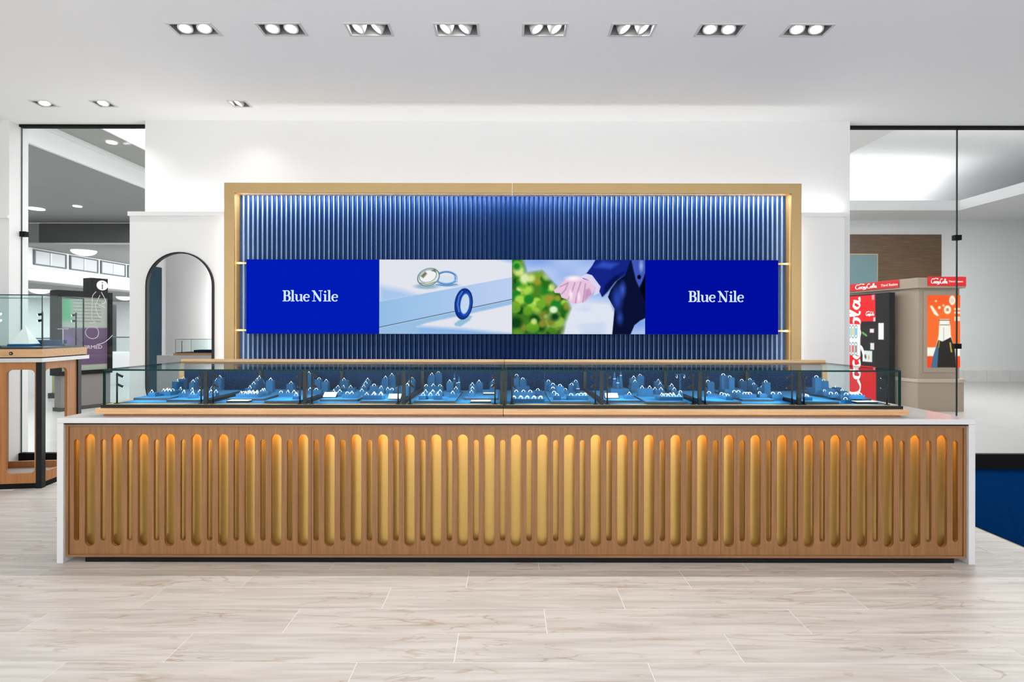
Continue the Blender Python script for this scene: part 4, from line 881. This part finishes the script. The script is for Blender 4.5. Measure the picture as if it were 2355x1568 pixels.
st('wall_mall_far_left', mallwhite, 'pale far wall at the end of the left corridor', 'wall', -13, -3.6, 16.9, 17.1, 0, 2.9)
st('ceiling_shop', mallgrey, 'grey ceiling inside the far shop', 'ceiling', -13, -9.2, 9.0, 16.9, 2.25, 2.279)
dome(-10.6, 11.8, 2.2495, 0.20, 'frosted dome light inside the far shop at left'); dome(-10.6, 14.4, 2.2495, 0.20, 'frosted dome light inside the far shop beside the pier')
for k, (px, Yc) in enumerate(((110, 11.0), (170, 11.8), (285, 12.9))):
    xc = (px-CX)*Yc/F; t = thing('shop_showcase', f'far shop showcase with lit glass top, {NTH[k]} from the left', 'showcase', (xc, Yc, 0), group='showcases in the far shop')
    MB().box(xc-0.45, xc+0.45, Yc-0.25, Yc+0.25, 0, 0.78).build('cabinet', mallwhite, t); MB().box(xc-0.45, xc+0.45, Yc-0.25, Yc+0.25, 0.781, 0.80).build('lit_shelf', emis('lit_shelf', (0.8, 0.95, 1), 0.9) if k == 0 else MATS['lit_shelf'], t)
    MB().box(xc-0.45, xc+0.45, Yc-0.25, Yc+0.25, 0.801, 1.15).build('glass_top', clear, t)
    MB().box(xc-0.46, xc+0.46, Yc-0.26, Yc+0.26, 1.151, 1.17).build('top_rim', malldark, t)
for px, Yc, cc, lab in ((128, 10.3, (150, 165, 110), 'faded yellow-green banner standing in the mall'), (148, 10.55, (60, 120, 190), 'bright blue banner standing in the mall'), (168, 10.8, (30, 60, 120), 'dark blue banner beside the directory sign')):
    xc = (px-CX)*Yc/F; t = thing('banner_stand', lab, 'banner', (xc, Yc, 0), group='banners in the mall')
    MB().box(xc-0.07, xc+0.07, Yc, Yc+0.02, 0.1, 1.98).build('banner_sheet', mat('banner', srgb(*cc), 0.6, var=0.1), t); MB().box(xc-0.1, xc+0.1, Yc-0.06, Yc+0.08, 0, 0.1).build('foot', malldark, t)
MB().box(-10.5, -10.3, 13.4, 13.7, 0, 2.0).build('shop_column', malldark, label='dark grey display column inside the far shop', cat='column')
st('wall_mall_left_side', mallwhite, 'unseen end wall added to enclose the mall far left', 'wall', -16.2, -16, 5.2, 17, 0, 3.6)  # unseen enclosing walls, added to shut world light out of the mall
st('wall_mall_front_left', mallwhite, 'unseen wall added left of the store to enclose the mall', 'wall', -16, -6.7, 5.0, 5.2, 0, 3.6)
st('wall_mall_front_right', mallwhite, 'unseen wall added right of the store to enclose the mall', 'wall', 7.2, 20, 5.0, 5.2, 0, 5.4)
st('wall_mall_right_side', mallwhite, 'unseen end wall added to enclose the mall far right', 'wall', 20, 20.2, 5.2, 14.1, 0, 5.4)
# directory kiosk
ka = math.atan2(9.25-8.53, -7.04+7.38); kx, ky = -7.38, 8.53; kl = math.hypot(9.25-8.53, 0.34)
kd = thing('directory_kiosk', 'black-framed mall directory sign topped by an illuminated i', 'directory sign', (kx, ky, 0), ka)
def kb(name, m, *a): return MB().box(*a).build(name, m, kd, local=True)
kb('base', mat('kiosk_base_grey', (0.16, 0.15, 0.145), 0.4), 0.05, kl-0.02, 0.0, 0.20, 0.0, 0.59)
kb('skirting', malldark, 0.03, kl, -0.01, 0.21, 0.0, 0.06)
for a in ((0, kl, 1.90, 2.0), (0, kl, 0.59, 0.66)): kb('frame_rail', blackmat, a[0], a[1], -0.03, 0.23, a[2], a[3])
for a in ((0, 0.05), (kl-0.07, kl)): kb('frame_post', blackmat, a[0], a[1], -0.03, 0.23, 0.66, 1.90)
kb('sign_core', malldark, 0.05, kl-0.07, 0.0, 0.2, 0.66, 1.90)
kb('info_head', blackmat, kl-0.33, kl-0.07, -0.02, 0.22, 2.0, 2.24)
MB().cyl((kl-0.16, -0.021, 2.12), (kl-0.16, -0.027, 2.12), 0.085, n=28).build('info_disc', emis('info_disc', (1, 1, 1), 1.0), kd, local=True)
MB().box(kl-0.168, kl-0.152, -0.0285, -0.0272, 2.05, 2.14).build('info_letter', malldark, kd, local=True); MB().box(kl-0.169, kl-0.151, -0.0285, -0.0272, 2.16, 2.178).build('info_letter_dot', malldark, kd, local=True)
g = Img(120, 200, (140, 146, 138), 0.6); g.poly([(0,0), (.18,0), (.24,.32), (0,.32)], (70, 140, 100), .04); g.poly([(0,.42), (1,.42), (1,.93), (0,.93)], (84, 66, 92)); g.poly([(0,.55), (.2,.55), (.25,.93), (0,.93)], (104, 84, 138), .05); g.poly([(0,.93), (1,.93), (1,1), (0,1)], (136, 146, 130))
for k in range(7): g.line([(.25, .06+.045*k), (.85, .06+.045*k)], .012, (104, 110, 104), .004)
me = g.mesh('poster', vcolm('poster_print', 0.02, True), lambda a, b: (0.05+(kl-0.12)*a, -0.002, 1.90-1.24*b)); o = bpy.data.objects.new('poster', me); COL.objects.link(o); o.parent = kd
def text(body, size, mt, parent, loc, rot, name, label=None):
    cu = bpy.data.curves.new(name, 'FONT'); cu.body = body; cu.size = size; cu.align_x = 'CENTER'; cu.resolution_u = 3
    t = bpy.data.objects.new(name, cu); me = bpy.data.meshes.new_from_object(t); bpy.data.objects.remove(t); me.materials.clear(); me.materials.append(mt)
    o = bpy.data.objects.new(name, me); COL.objects.link(o); o.parent = parent; o.location = loc; o.rotation_euler = rot
    if label: o['label'] = label
    return o
text('CONFIRMED', 0.088, mat('poster_letter', (0.5, 0.47, 0.52), 0.5), kd, (0.40, -0.004, 1.02), (math.pi/2, 0, 0), 'poster_lettering', 'pale capitals reading CONFIRMED')
# script decal on the glass
m = MB(); q = lambda px, py: ((px-CX)*5.115/F, 1.36-(py-CY)*5.115/F)
def bez(pts, n=10):
    out = []
    for i in range(len(pts)-1):
        p0 = pts[max(i-1, 0)]; p1 = pts[i]; p2 = pts[i+1]; p3 = pts[min(i+2, len(pts)-1)]
        for k in range(n):
            t = k/n; out.append(tuple(0.5*((2*p1[j])+(-p0[j]+p2[j])*t+(2*p0[j]-5*p1[j]+4*p2[j]-p3[j])*t*t+(-p0[j]+3*p1[j]-3*p2[j]+p3[j])*t**3) for j in (0, 1)))
    return out + [pts[-1]]
for L in ([(220,672), (212,682), (211,700), (211,735), (218,742), (205,744)], [(229,680), (222,695), (219,705), (224,724), (233,732), (226,731)], [(232,673), (241,690), (241,697), (234,700)], [(226,703), (234,705), (243,711)],
          [(212,752), (222,756), (226,766), (222,777), (210,780), (199,774), (196,763), (204,753), (212,752)], [(258,772), (248,782), (236,790), (222,794)]):
    m.ribbon([q(*p) for p in bez(L)], 0.006, 5.1195)
m.build('window_decal', mat('decal_white', (0.75, 0.73, 0.70), 0.5), w1, merge=False, label='white looping script decal on the glass')

# ------------------------------------------------------------------ mall beyond the glass, right
WY = 13.9
wr = st('wall_mall_far', mallwhite, 'plain white mall wall beyond the right glass', 'wall', 2, 20, WY, WY+0.2, 0, 5.3)
marble = mat('marble_base', (0.66, 0.66, 0.64), 0.25, var=0.12, vscale=4)
for k in range(12): x0 = 9.0+0.62*k; MB().box(x0, x0+0.612, WY-0.02, WY-0.0002, 0.0, 0.30).build('base_tile', marble, wr)
st('ceiling_soffit_right', mallwhite, 'pale mall soffit at left of the lit coffer', 'ceiling', 3.3, 5.65, 5.21, 12.74, 4.29, 4.55)
st('ceiling_soffit_far', mallwhite, 'pale mall soffit below the far edge of the coffer', 'ceiling', 3.3, 20, 12.74, WY-0.001, 4.29, 4.31)
st('ceiling_soffit_side', mallwhite, 'pale mall soffit at right of the lit coffer', 'ceiling', 11.0, 20, 5.21, 12.739, 4.29, 4.31)
st('trim_5', mallwhite, 'white lip of the lit ceiling coffer, far side', 'trim', 5.66, 11.0, 12.74, 12.79, 4.311, 4.53)
st('trim_6', mallwhite, 'white lip of the lit ceiling coffer, right side', 'trim', 11.0, 11.05, 5.21, 12.739, 4.311, 4.53)
m = MB(); pr = [(13.85, 4.32), (13.7, 4.9), (13.2, 5.25), (12.4, 5.42), (5.21, 5.45)]
for a, b in zip(pr[:-1], pr[1:]): m.poly([(3.3, a[0], a[1]), (20, a[0], a[1]), (20, b[0], b[1]), (3.3, b[0], b[1])], 0, True)
m.build('ceiling_coffer', mallwhite, label='curved high coffer ceiling washed with hidden light', cat='ceiling', kind='structure')
strip('coffer_led', (8.3, 12.95, 4.40), 5.2, 0.2, 40, (1, 1, 1), (0, 0.15, 1)); strip('coffer_led', (11.3, 9.0, 4.40), 0.2, 7.0, 70, (1, 1, 1), (-0.1, 0, 1))
light('mall_fill', 'AREA', (9.0, 9.5, 4.2), 240, (1, 1, 1), rot=(0, 0, 0), shape='RECTANGLE', size=4, size_y=4)  # area lights added to brighten the mall, no fixtures modelled
light('mall_fill', 'AREA', (-7.0, 7.4, 3.30), 110, (0.97, 1, 1), rot=(0, 0, 0), shape='RECTANGLE', size=2.5, size_y=3)
light('mall_fill', 'AREA', (-10.8, 12.5, 2.2), 130, (0.95, 1, 1), rot=(0, 0, 0), shape='RECTANGLE', size=2.5, size_y=6)
light('mall_fill', 'AREA', (-6.4, 12.4, 2.6), 170, (0.97, 1, 1), target=(-9.0, 12.4, 2.3), shape='RECTANGLE', size=3, size_y=4)  # added to brighten the far shop fascia
s_ = F/13.8
wb = MB().box(8.0, (2168-CX)/s_, WY-0.06, WY-0.001, 1.9, 1.36+(CY-537)/s_).build('wood_wall_panel', woodm('walnut', srgb(64, 46, 28), srgb(112, 84, 54), 'x', 1.0), label='brown wood-grain panel on the far mall wall', cat='wall panel')
s_ = F/13.6
tp = thing('framed_poster', 'teal poster in a thin gold frame before the wood panel', 'poster', (9.2, 13.6, 1.9))
MB().box(8.4, (2019-CX)/s_, 13.60, 13.64, 1.9, 1.36+(CY-582)/s_).build('gold_frame', brass, tp); MB().box(8.4, (2017-CX)/s_, 13.595, 13.5998, 1.92, 1.36+(CY-584)/s_).build('poster_sheet', mat('teal_poster', srgb(92, 120, 124), 0.5, var=0.08, vscale=3), tp)
MB().box(9.0, 9.4, 13.60, 13.64, 0, 1.899).build('poster_post', malldark, tp)
# drinks kiosk: beige body with curved front corner, red header bands, orange light box
beige = mat('kiosk_beige', srgb(150, 134, 118), 0.35, var=0.03, vscale=3); red = mat('kiosk_red', (0.55, 0.010, 0.012), 0.5, emit=(0.7, 0.01, 0.01), estr=0.10, spec=0.2); letw = mat('kiosk_letter_white', (0.9, 0.88, 0.86), 0.4, emit=(1, 0.98, 0.96), estr=0.3)
P1, P2 = Vector((6.87, 8.75)), Vector((6.57, 10.25))
kk = thing('drinks_kiosk', 'beige drinks kiosk with red header bands and an orange light box', 'kiosk', (7.2, 9.4, 0))
def kout(g):     # plan outline grown by g
    L = [(P1.x-g, P1.y-g)] + [(7.55+(0.10+g)*math.cos(a), 8.85+(0.10+g)*math.sin(a)) for a in [math.radians(-90+90*i/8) for i in range(9)]] + [(7.65+g, 10.25+g), (P2.x-g, P2.y+g)]
    return L
MB().prism(kout(0.03), 0, 0.49).build('plinth', beige, kk); MB().prism(kout(0.045), 0.4905, 0.545).build('plinth_ledge', mat('kiosk_ledge', srgb(172, 158, 144), 0.3), kk)
MB().prism(kout(-0.03), 0.546, 2.07).build('body', beige, kk); MB().prism(kout(0.05), 2.0705, 2.24).build('header', beige, kk)
def along(outline, z0, z1, n0, n1, t=0.006):
    m = MB()
    for (a, b) in zip(outline[n0:n1], outline[n0+1:n1+1]):
        d = Vector((b[0]-a[0], b[1]-a[1])).normalized(); nn = Vector((d.y, -d.x))*t
        m.faces([(a[0],a[1],z0),(b[0],b[1],z0),(b[0],b[1],z1),(a[0],a[1],z1),(a[0]+nn.x,a[1]+nn.y,z0),(b[0]+nn.x,b[1]+nn.y,z0),(b[0]+nn.x,b[1]+nn.y,z1),(a[0]+nn.x,a[1]+nn.y,z1)], [(4,5,6,7),(0,4,7,3),(5,1,2,6),(7,6,2,3),(0,1,5,4)])
    return m
ol = kout(0.0505); ol2 = [(6.98, 8.6995)] + ol[1:10]
along(ol2, 2.10, 2.255, 0, 8).build('red_band', red, kk)
dv = (P2-P1).normalized(); nl = Vector((-dv.y, dv.x)); nl = nl if nl.x < 0 else -nl
def onleft(s, o): p = P1 + dv*s + nl*o; return (p.x, p.y)
def leftbox(s0, s1, o0, o1, z0, z1): return MB().prism([onleft(s1, o0), onleft(s1, o1), onleft(s0, o1), onleft(s0, o0)], z0, z1)
leftbox(0.30, 1.42, 0.065, 0.075, 2.10, 2.235).build('red_band', red, kk)
def cola(mb, to, k=1.0):
    """flowing script wordmark drawn as pen strokes, unit height ~1, width ~3.1"""
    W_ = 0.11*k
    S = [[(.62,.86),(.45,.98),(.22,.88),(.10,.55),(.16,.20),(.38,.08),(.60,.22)], [(.62,.90),(.95,1.08),(1.5,1.0),(1.25,.92)],
         [(.80,.48),(.68,.40),(.68,.18),(.80,.10),(.92,.22),(.92,.42),(.80,.48),(1.0,.40)], [(1.28,.44),(1.14,.46),(1.06,.28),(1.14,.10),(1.30,.16)], [(1.58,.42),(1.44,.46),(1.36,.28),(1.44,.12),(1.56,.22),(1.62,.46),(1.60,.14),(1.72,.14)],
         [(1.74,.34),(1.90,.38)], [(2.42,.86),(2.26,.98),(2.04,.86),(1.94,.52),(2.02,.20),(2.22,.08),(2.42,.22)], [(1.95,.70),(1.75,.05),(1.3,-.12)],
         [(2.60,.48),(2.48,.40),(2.48,.18),(2.60,.10),(2.70,.22),(2.70,.42),(2.60,.48),(2.78,.40)], [(2.84,.20),(3.02,.80),(2.98,1.0),(2.86,.80),(2.86,.20),(2.98,.12)], [(3.30,.42),(3.16,.46),(3.08,.28),(3.16,.12),(3.28,.22),(3.34,.46),(3.32,.14),(3.46,.16)]]
    for st_ in S:
        pts = bez(st_, 6); n = len(pts); mb.ribbon(pts, [W_*(0.55+0.75*abs(math.sin(2.6*math.pi*i/n))) for i in range(n)], 0, to=to)
def bandtext(x0, zc, h):
    m = MB(); cola(m, lambda a, b: (x0+a*h*0.95, 8.692, zc-h/2+b*h)); m.build('script_lettering', letw, kk, merge=False, label='white flowing Coca-Cola script')
bandtext(7.03, 2.178, 0.085)
rel = lambda x, y, z: (x-7.2, y-9.4, z)
text('Third Station', 0.045, letw, kk, rel(7.445, 8.690, 2.16), (math.pi/2, 0, 0), 'header_lettering', 'white lettering reading Third Station')
m = MB(); cola(m, lambda a, b: (*onleft(1.18-a*0.09*1.5, 0.0765), 2.125+b*0.09)); m.build('script_lettering', letw, kk, merge=False)
lp = onleft(0.47, 0.0775); text('Third Station', 0.062, letw, kk, rel(lp[0], lp[1], 2.14), (math.pi/2, 0, math.atan2(-dv.y, -dv.x)), 'header_lettering', 'white lettering reading Third Station')
# orange light box
LX0, LX1, LZ0, LZ1 = 7.03, 7.60, 0.735, 1.95
MB().box(LX0-0.06, 7.50, 8.768, 8.782, LZ0-0.08, LZ1+0.08).build('light_box_surround', beige, kk)
g = Img(160, 346, (255, 112, 40), 0.46); g.mix(np.clip((0.25-g.y)*2.2, 0, .5), (255, 70, 20))
g.poly([(0,.72),(1,.72),(1,.845),(0,.845)], (255, 250, 240)); g.poly([(0,.845),(1,.845),(1,1),(0,1)], (250, 70, 20))
g.poly([(.37,.33),(.66,.33),(.66,.38),(.69,.42),(.70,.55),(.82,.75),(.86,1),(.12,1),(.18,.85),(.30,.64),(.34,.55),(.35,.42)], (250, 250, 240)); g.poly([(.33,.62),(.45,.64),(.62,.60),(.70,.58),(.82,.75),(.86,1),(.12,1),(.18,.85)], (36, 34, 30)); g.poly([(.30,.68),(.34,.75),(.30,1),(.12,1),(.18,.85)], (70, 110, 150))
g.line([(.36,.345),(.66,.345)], .008, (60, 50, 40)); g.line([(.37,.41),(.66,.41)], .006, (90, 80, 60)); g.line([(.68,.66),(.72,.78)], .02, (220, 190, 60)); g.line([(.34,.72),(.36,.64)], .012, (220, 190, 60)); g.line([(.49,.45),(.49,.62)], .012, (200, 200, 190))
g.ell(.74, .07, .09, .065, (255, 252, 236)); g.ell(.74, .07, .05, .035, (230, 220, 200)); g.ell(.60, .20, .105, .06, (255, 252, 236)); g.poly([(.56,.18),(.64,.18),(.64,.22),(.56,.22)], (215, 140, 90)); g.poly([(.08,.15),(.14,.14),(.35,.28),(.30,.29),(.2,.26)], (255, 248, 230)); g.ell(.26, .08, .03, .014, (255, 240, 200)); g.ell(.36, .17, .04, .02, (255, 240, 200)); g.ell(.48, .14, .03, .015, (255, 235, 190))
for k, v in enumerate((.19, .24, .31, .34)): g.line([(.83, v), (.97, v)], .03, (255, 236, 220), .008)
def onface(a):     # wrap the print round the curved corner
    L = ([(LX0, 8.7665)] + [(7.55+0.0835*math.cos(t), 8.85+0.0835*math.sin(t)) for t in [math.radians(-90+45*i/8) for i in range(9)]]); D = [0]
    for p, q_ in zip(L[:-1], L[1:]): D.append(D[-1]+math.hypot(q_[0]-p[0], q_[1]-p[1]))
    t = a*D[-1]*0.97
    for i in range(len(D)-1):
        if t <= D[i+1]: f = (t-D[i])/(D[i+1]-D[i]); return (L[i][0]+(L[i+1][0]-L[i][0])*f, L[i][1]+(L[i+1][1]-L[i][1])*f)
    return L[-1]
me = g.mesh('light_box_print', vcolm('light_box_print', 0.72), lambda a, b: rel(*onface(a), LZ1-(LZ1-LZ0)*b)); o = bpy.data.objects.new('light_box_print', me); COL.objects.link(o); o.parent = kk; o['label'] = 'glowing orange poster of a dark bottle'
# vending machine in the kiosk's left side
vm = thing('vending_machine', 'black and red drinks vending machine with white script on its front', 'vending machine', (*onleft(0.85, 0.06), 0), group=None)
S0, S1, VO = 0.36, 1.46, 0.19
leftbox(S0, S1, 0.075, VO, 0.06, 2.02).build('cabinet', blackmat, vm); leftbox(S0+0.02, S1-0.02, 0.08, VO-0.02, 0, 0.0595).build('foot', blackmat, vm)
g = Img(240, 420, (14, 14, 16), 0.56)
tv = lambda v: ((v-310)/490)/1.96; su = lambda u: 0.25+(u-205)/(610-205)*0.75
g.poly([(0,tv(320)),(su(475),tv(320)),(su(478),tv(555)),(su(340),tv(555)),(su(325),tv(585)),(su(325),tv(870)),(su(330),tv(950)),(su(485),tv(955)),(su(485),tv(1250)),(0,tv(1250))], (206, 10, 18))
g.poly([(su(340),tv(560)),(su(470),tv(560)),(su(470),tv(945)),(su(325),tv(945))], (18, 18, 20)); g.poly([(0,tv(570)),(su(325),tv(580)),(su(325),tv(865)),(0,tv(860))], (206, 222, 220))
for r_, (a, b) in enumerate(((585,705),(742,862))):
    for k in range(6):
        uu = 60+34*k+(34 if False else 0); x0 = su(uu+3+34); 
        g.poly(rrect(su(uu+36), su(uu+66), tv(a), tv(b), .03), (60, 90, 90)); g.poly(rrect(su(uu+39), su(uu+63), tv(a+8), tv(b-8), .025), (235, 244, 240)); g.poly(rrect(su(uu+44), su(uu+58), tv(a+28), tv(b-24), .01), [(200,40,40),(190,30,40),(120,60,60),(60,190,160),(220,150,90),(50,140,200)][(k+3*r_) % 6])
g.poly([(su(505),tv(570)),(su(558),tv(570)),(su(558),tv(714)),(su(505),tv(714))], (215, 218, 220)); g.poly([(su(420),tv(620)),(su(462),tv(620)),(su(462),tv(655)),(su(420),tv(655))], (220, 200, 205)); g.poly([(su(425),tv(745)),(su(465),tv(745)),(su(465),tv(805)),(su(425),tv(805))], (200, 196, 190))
g.poly([(su(345),tv(815)),(su(445),tv(815)),(su(445),tv(915)),(su(345),tv(915))], (190, 200, 198)); g.ell(su(375), tv(870), .02, .02, (60, 70, 70)); g.ell(su(410), tv(875), .015, .02, (190, 140, 110)); g.line([(su(345),tv(655)),(su(385),tv(680))], .02, (90, 150, 60)); g.poly([(su(440),tv(322)),(su(465),tv(322)),(su(465),tv(365)),(su(440),tv(365))], (200, 140, 150)); g.poly([(su(455),tv(520)),(su(475),tv(520)),(su(475),tv(555)),(su(455),tv(555))], (230, 200, 210))
vl = ORG[vm.name]
def vmap(a, b): p = onleft(S1-(S1-S0)*a, VO+0.002); return (p[0]-vl.x, p[1]-vl.y, 2.02-1.96*b)
me = g.mesh('front_print', vcolm('vending_print', 0.16, True), vmap); o = bpy.data.objects.new('front_print', me); COL.objects.link(o); o.parent = vm
r0, r1, c1 = int(tv(572)*419), int(tv(866)*419), int(su(326)*239)      # button panel stands proud over the script
g2 = Img(c1+1, r1-r0+1, (0, 0, 0)); g2.c = g.c[r0:r1+1, :c1+1].copy()
def vmap2(a, b): p = onleft(S1-(S1-S0)*a*c1/239, VO+0.012); return (p[0]-vl.x, p[1]-vl.y, 2.02-1.96*(r0+(r1-r0)*b)/419)
me = g2.mesh('button_panel', MATS['vending_print'], vmap2); o = bpy.data.objects.new('button_panel', me); COL.objects.link(o); o.parent = vm
m = MB()
def vto(a, b):      # script runs up the machine
    p = onleft(S1-(S1-S0)*(0.50-b*0.36), VO+0.004); return (p[0], p[1], 0.12+a*0.535)
cola(m, vto, 0.8); m.build('script_lettering', letw, vm, merge=False, label='large white Coca-Cola script running up the front')
m = MB(); cola(m, lambda a, b: (*onleft(S1-(S1-S0)*(0.575+a*0.045), VO+0.004), 1.62+b*0.075), 1.3); m.build('script_lettering', letw, vm, merge=False)
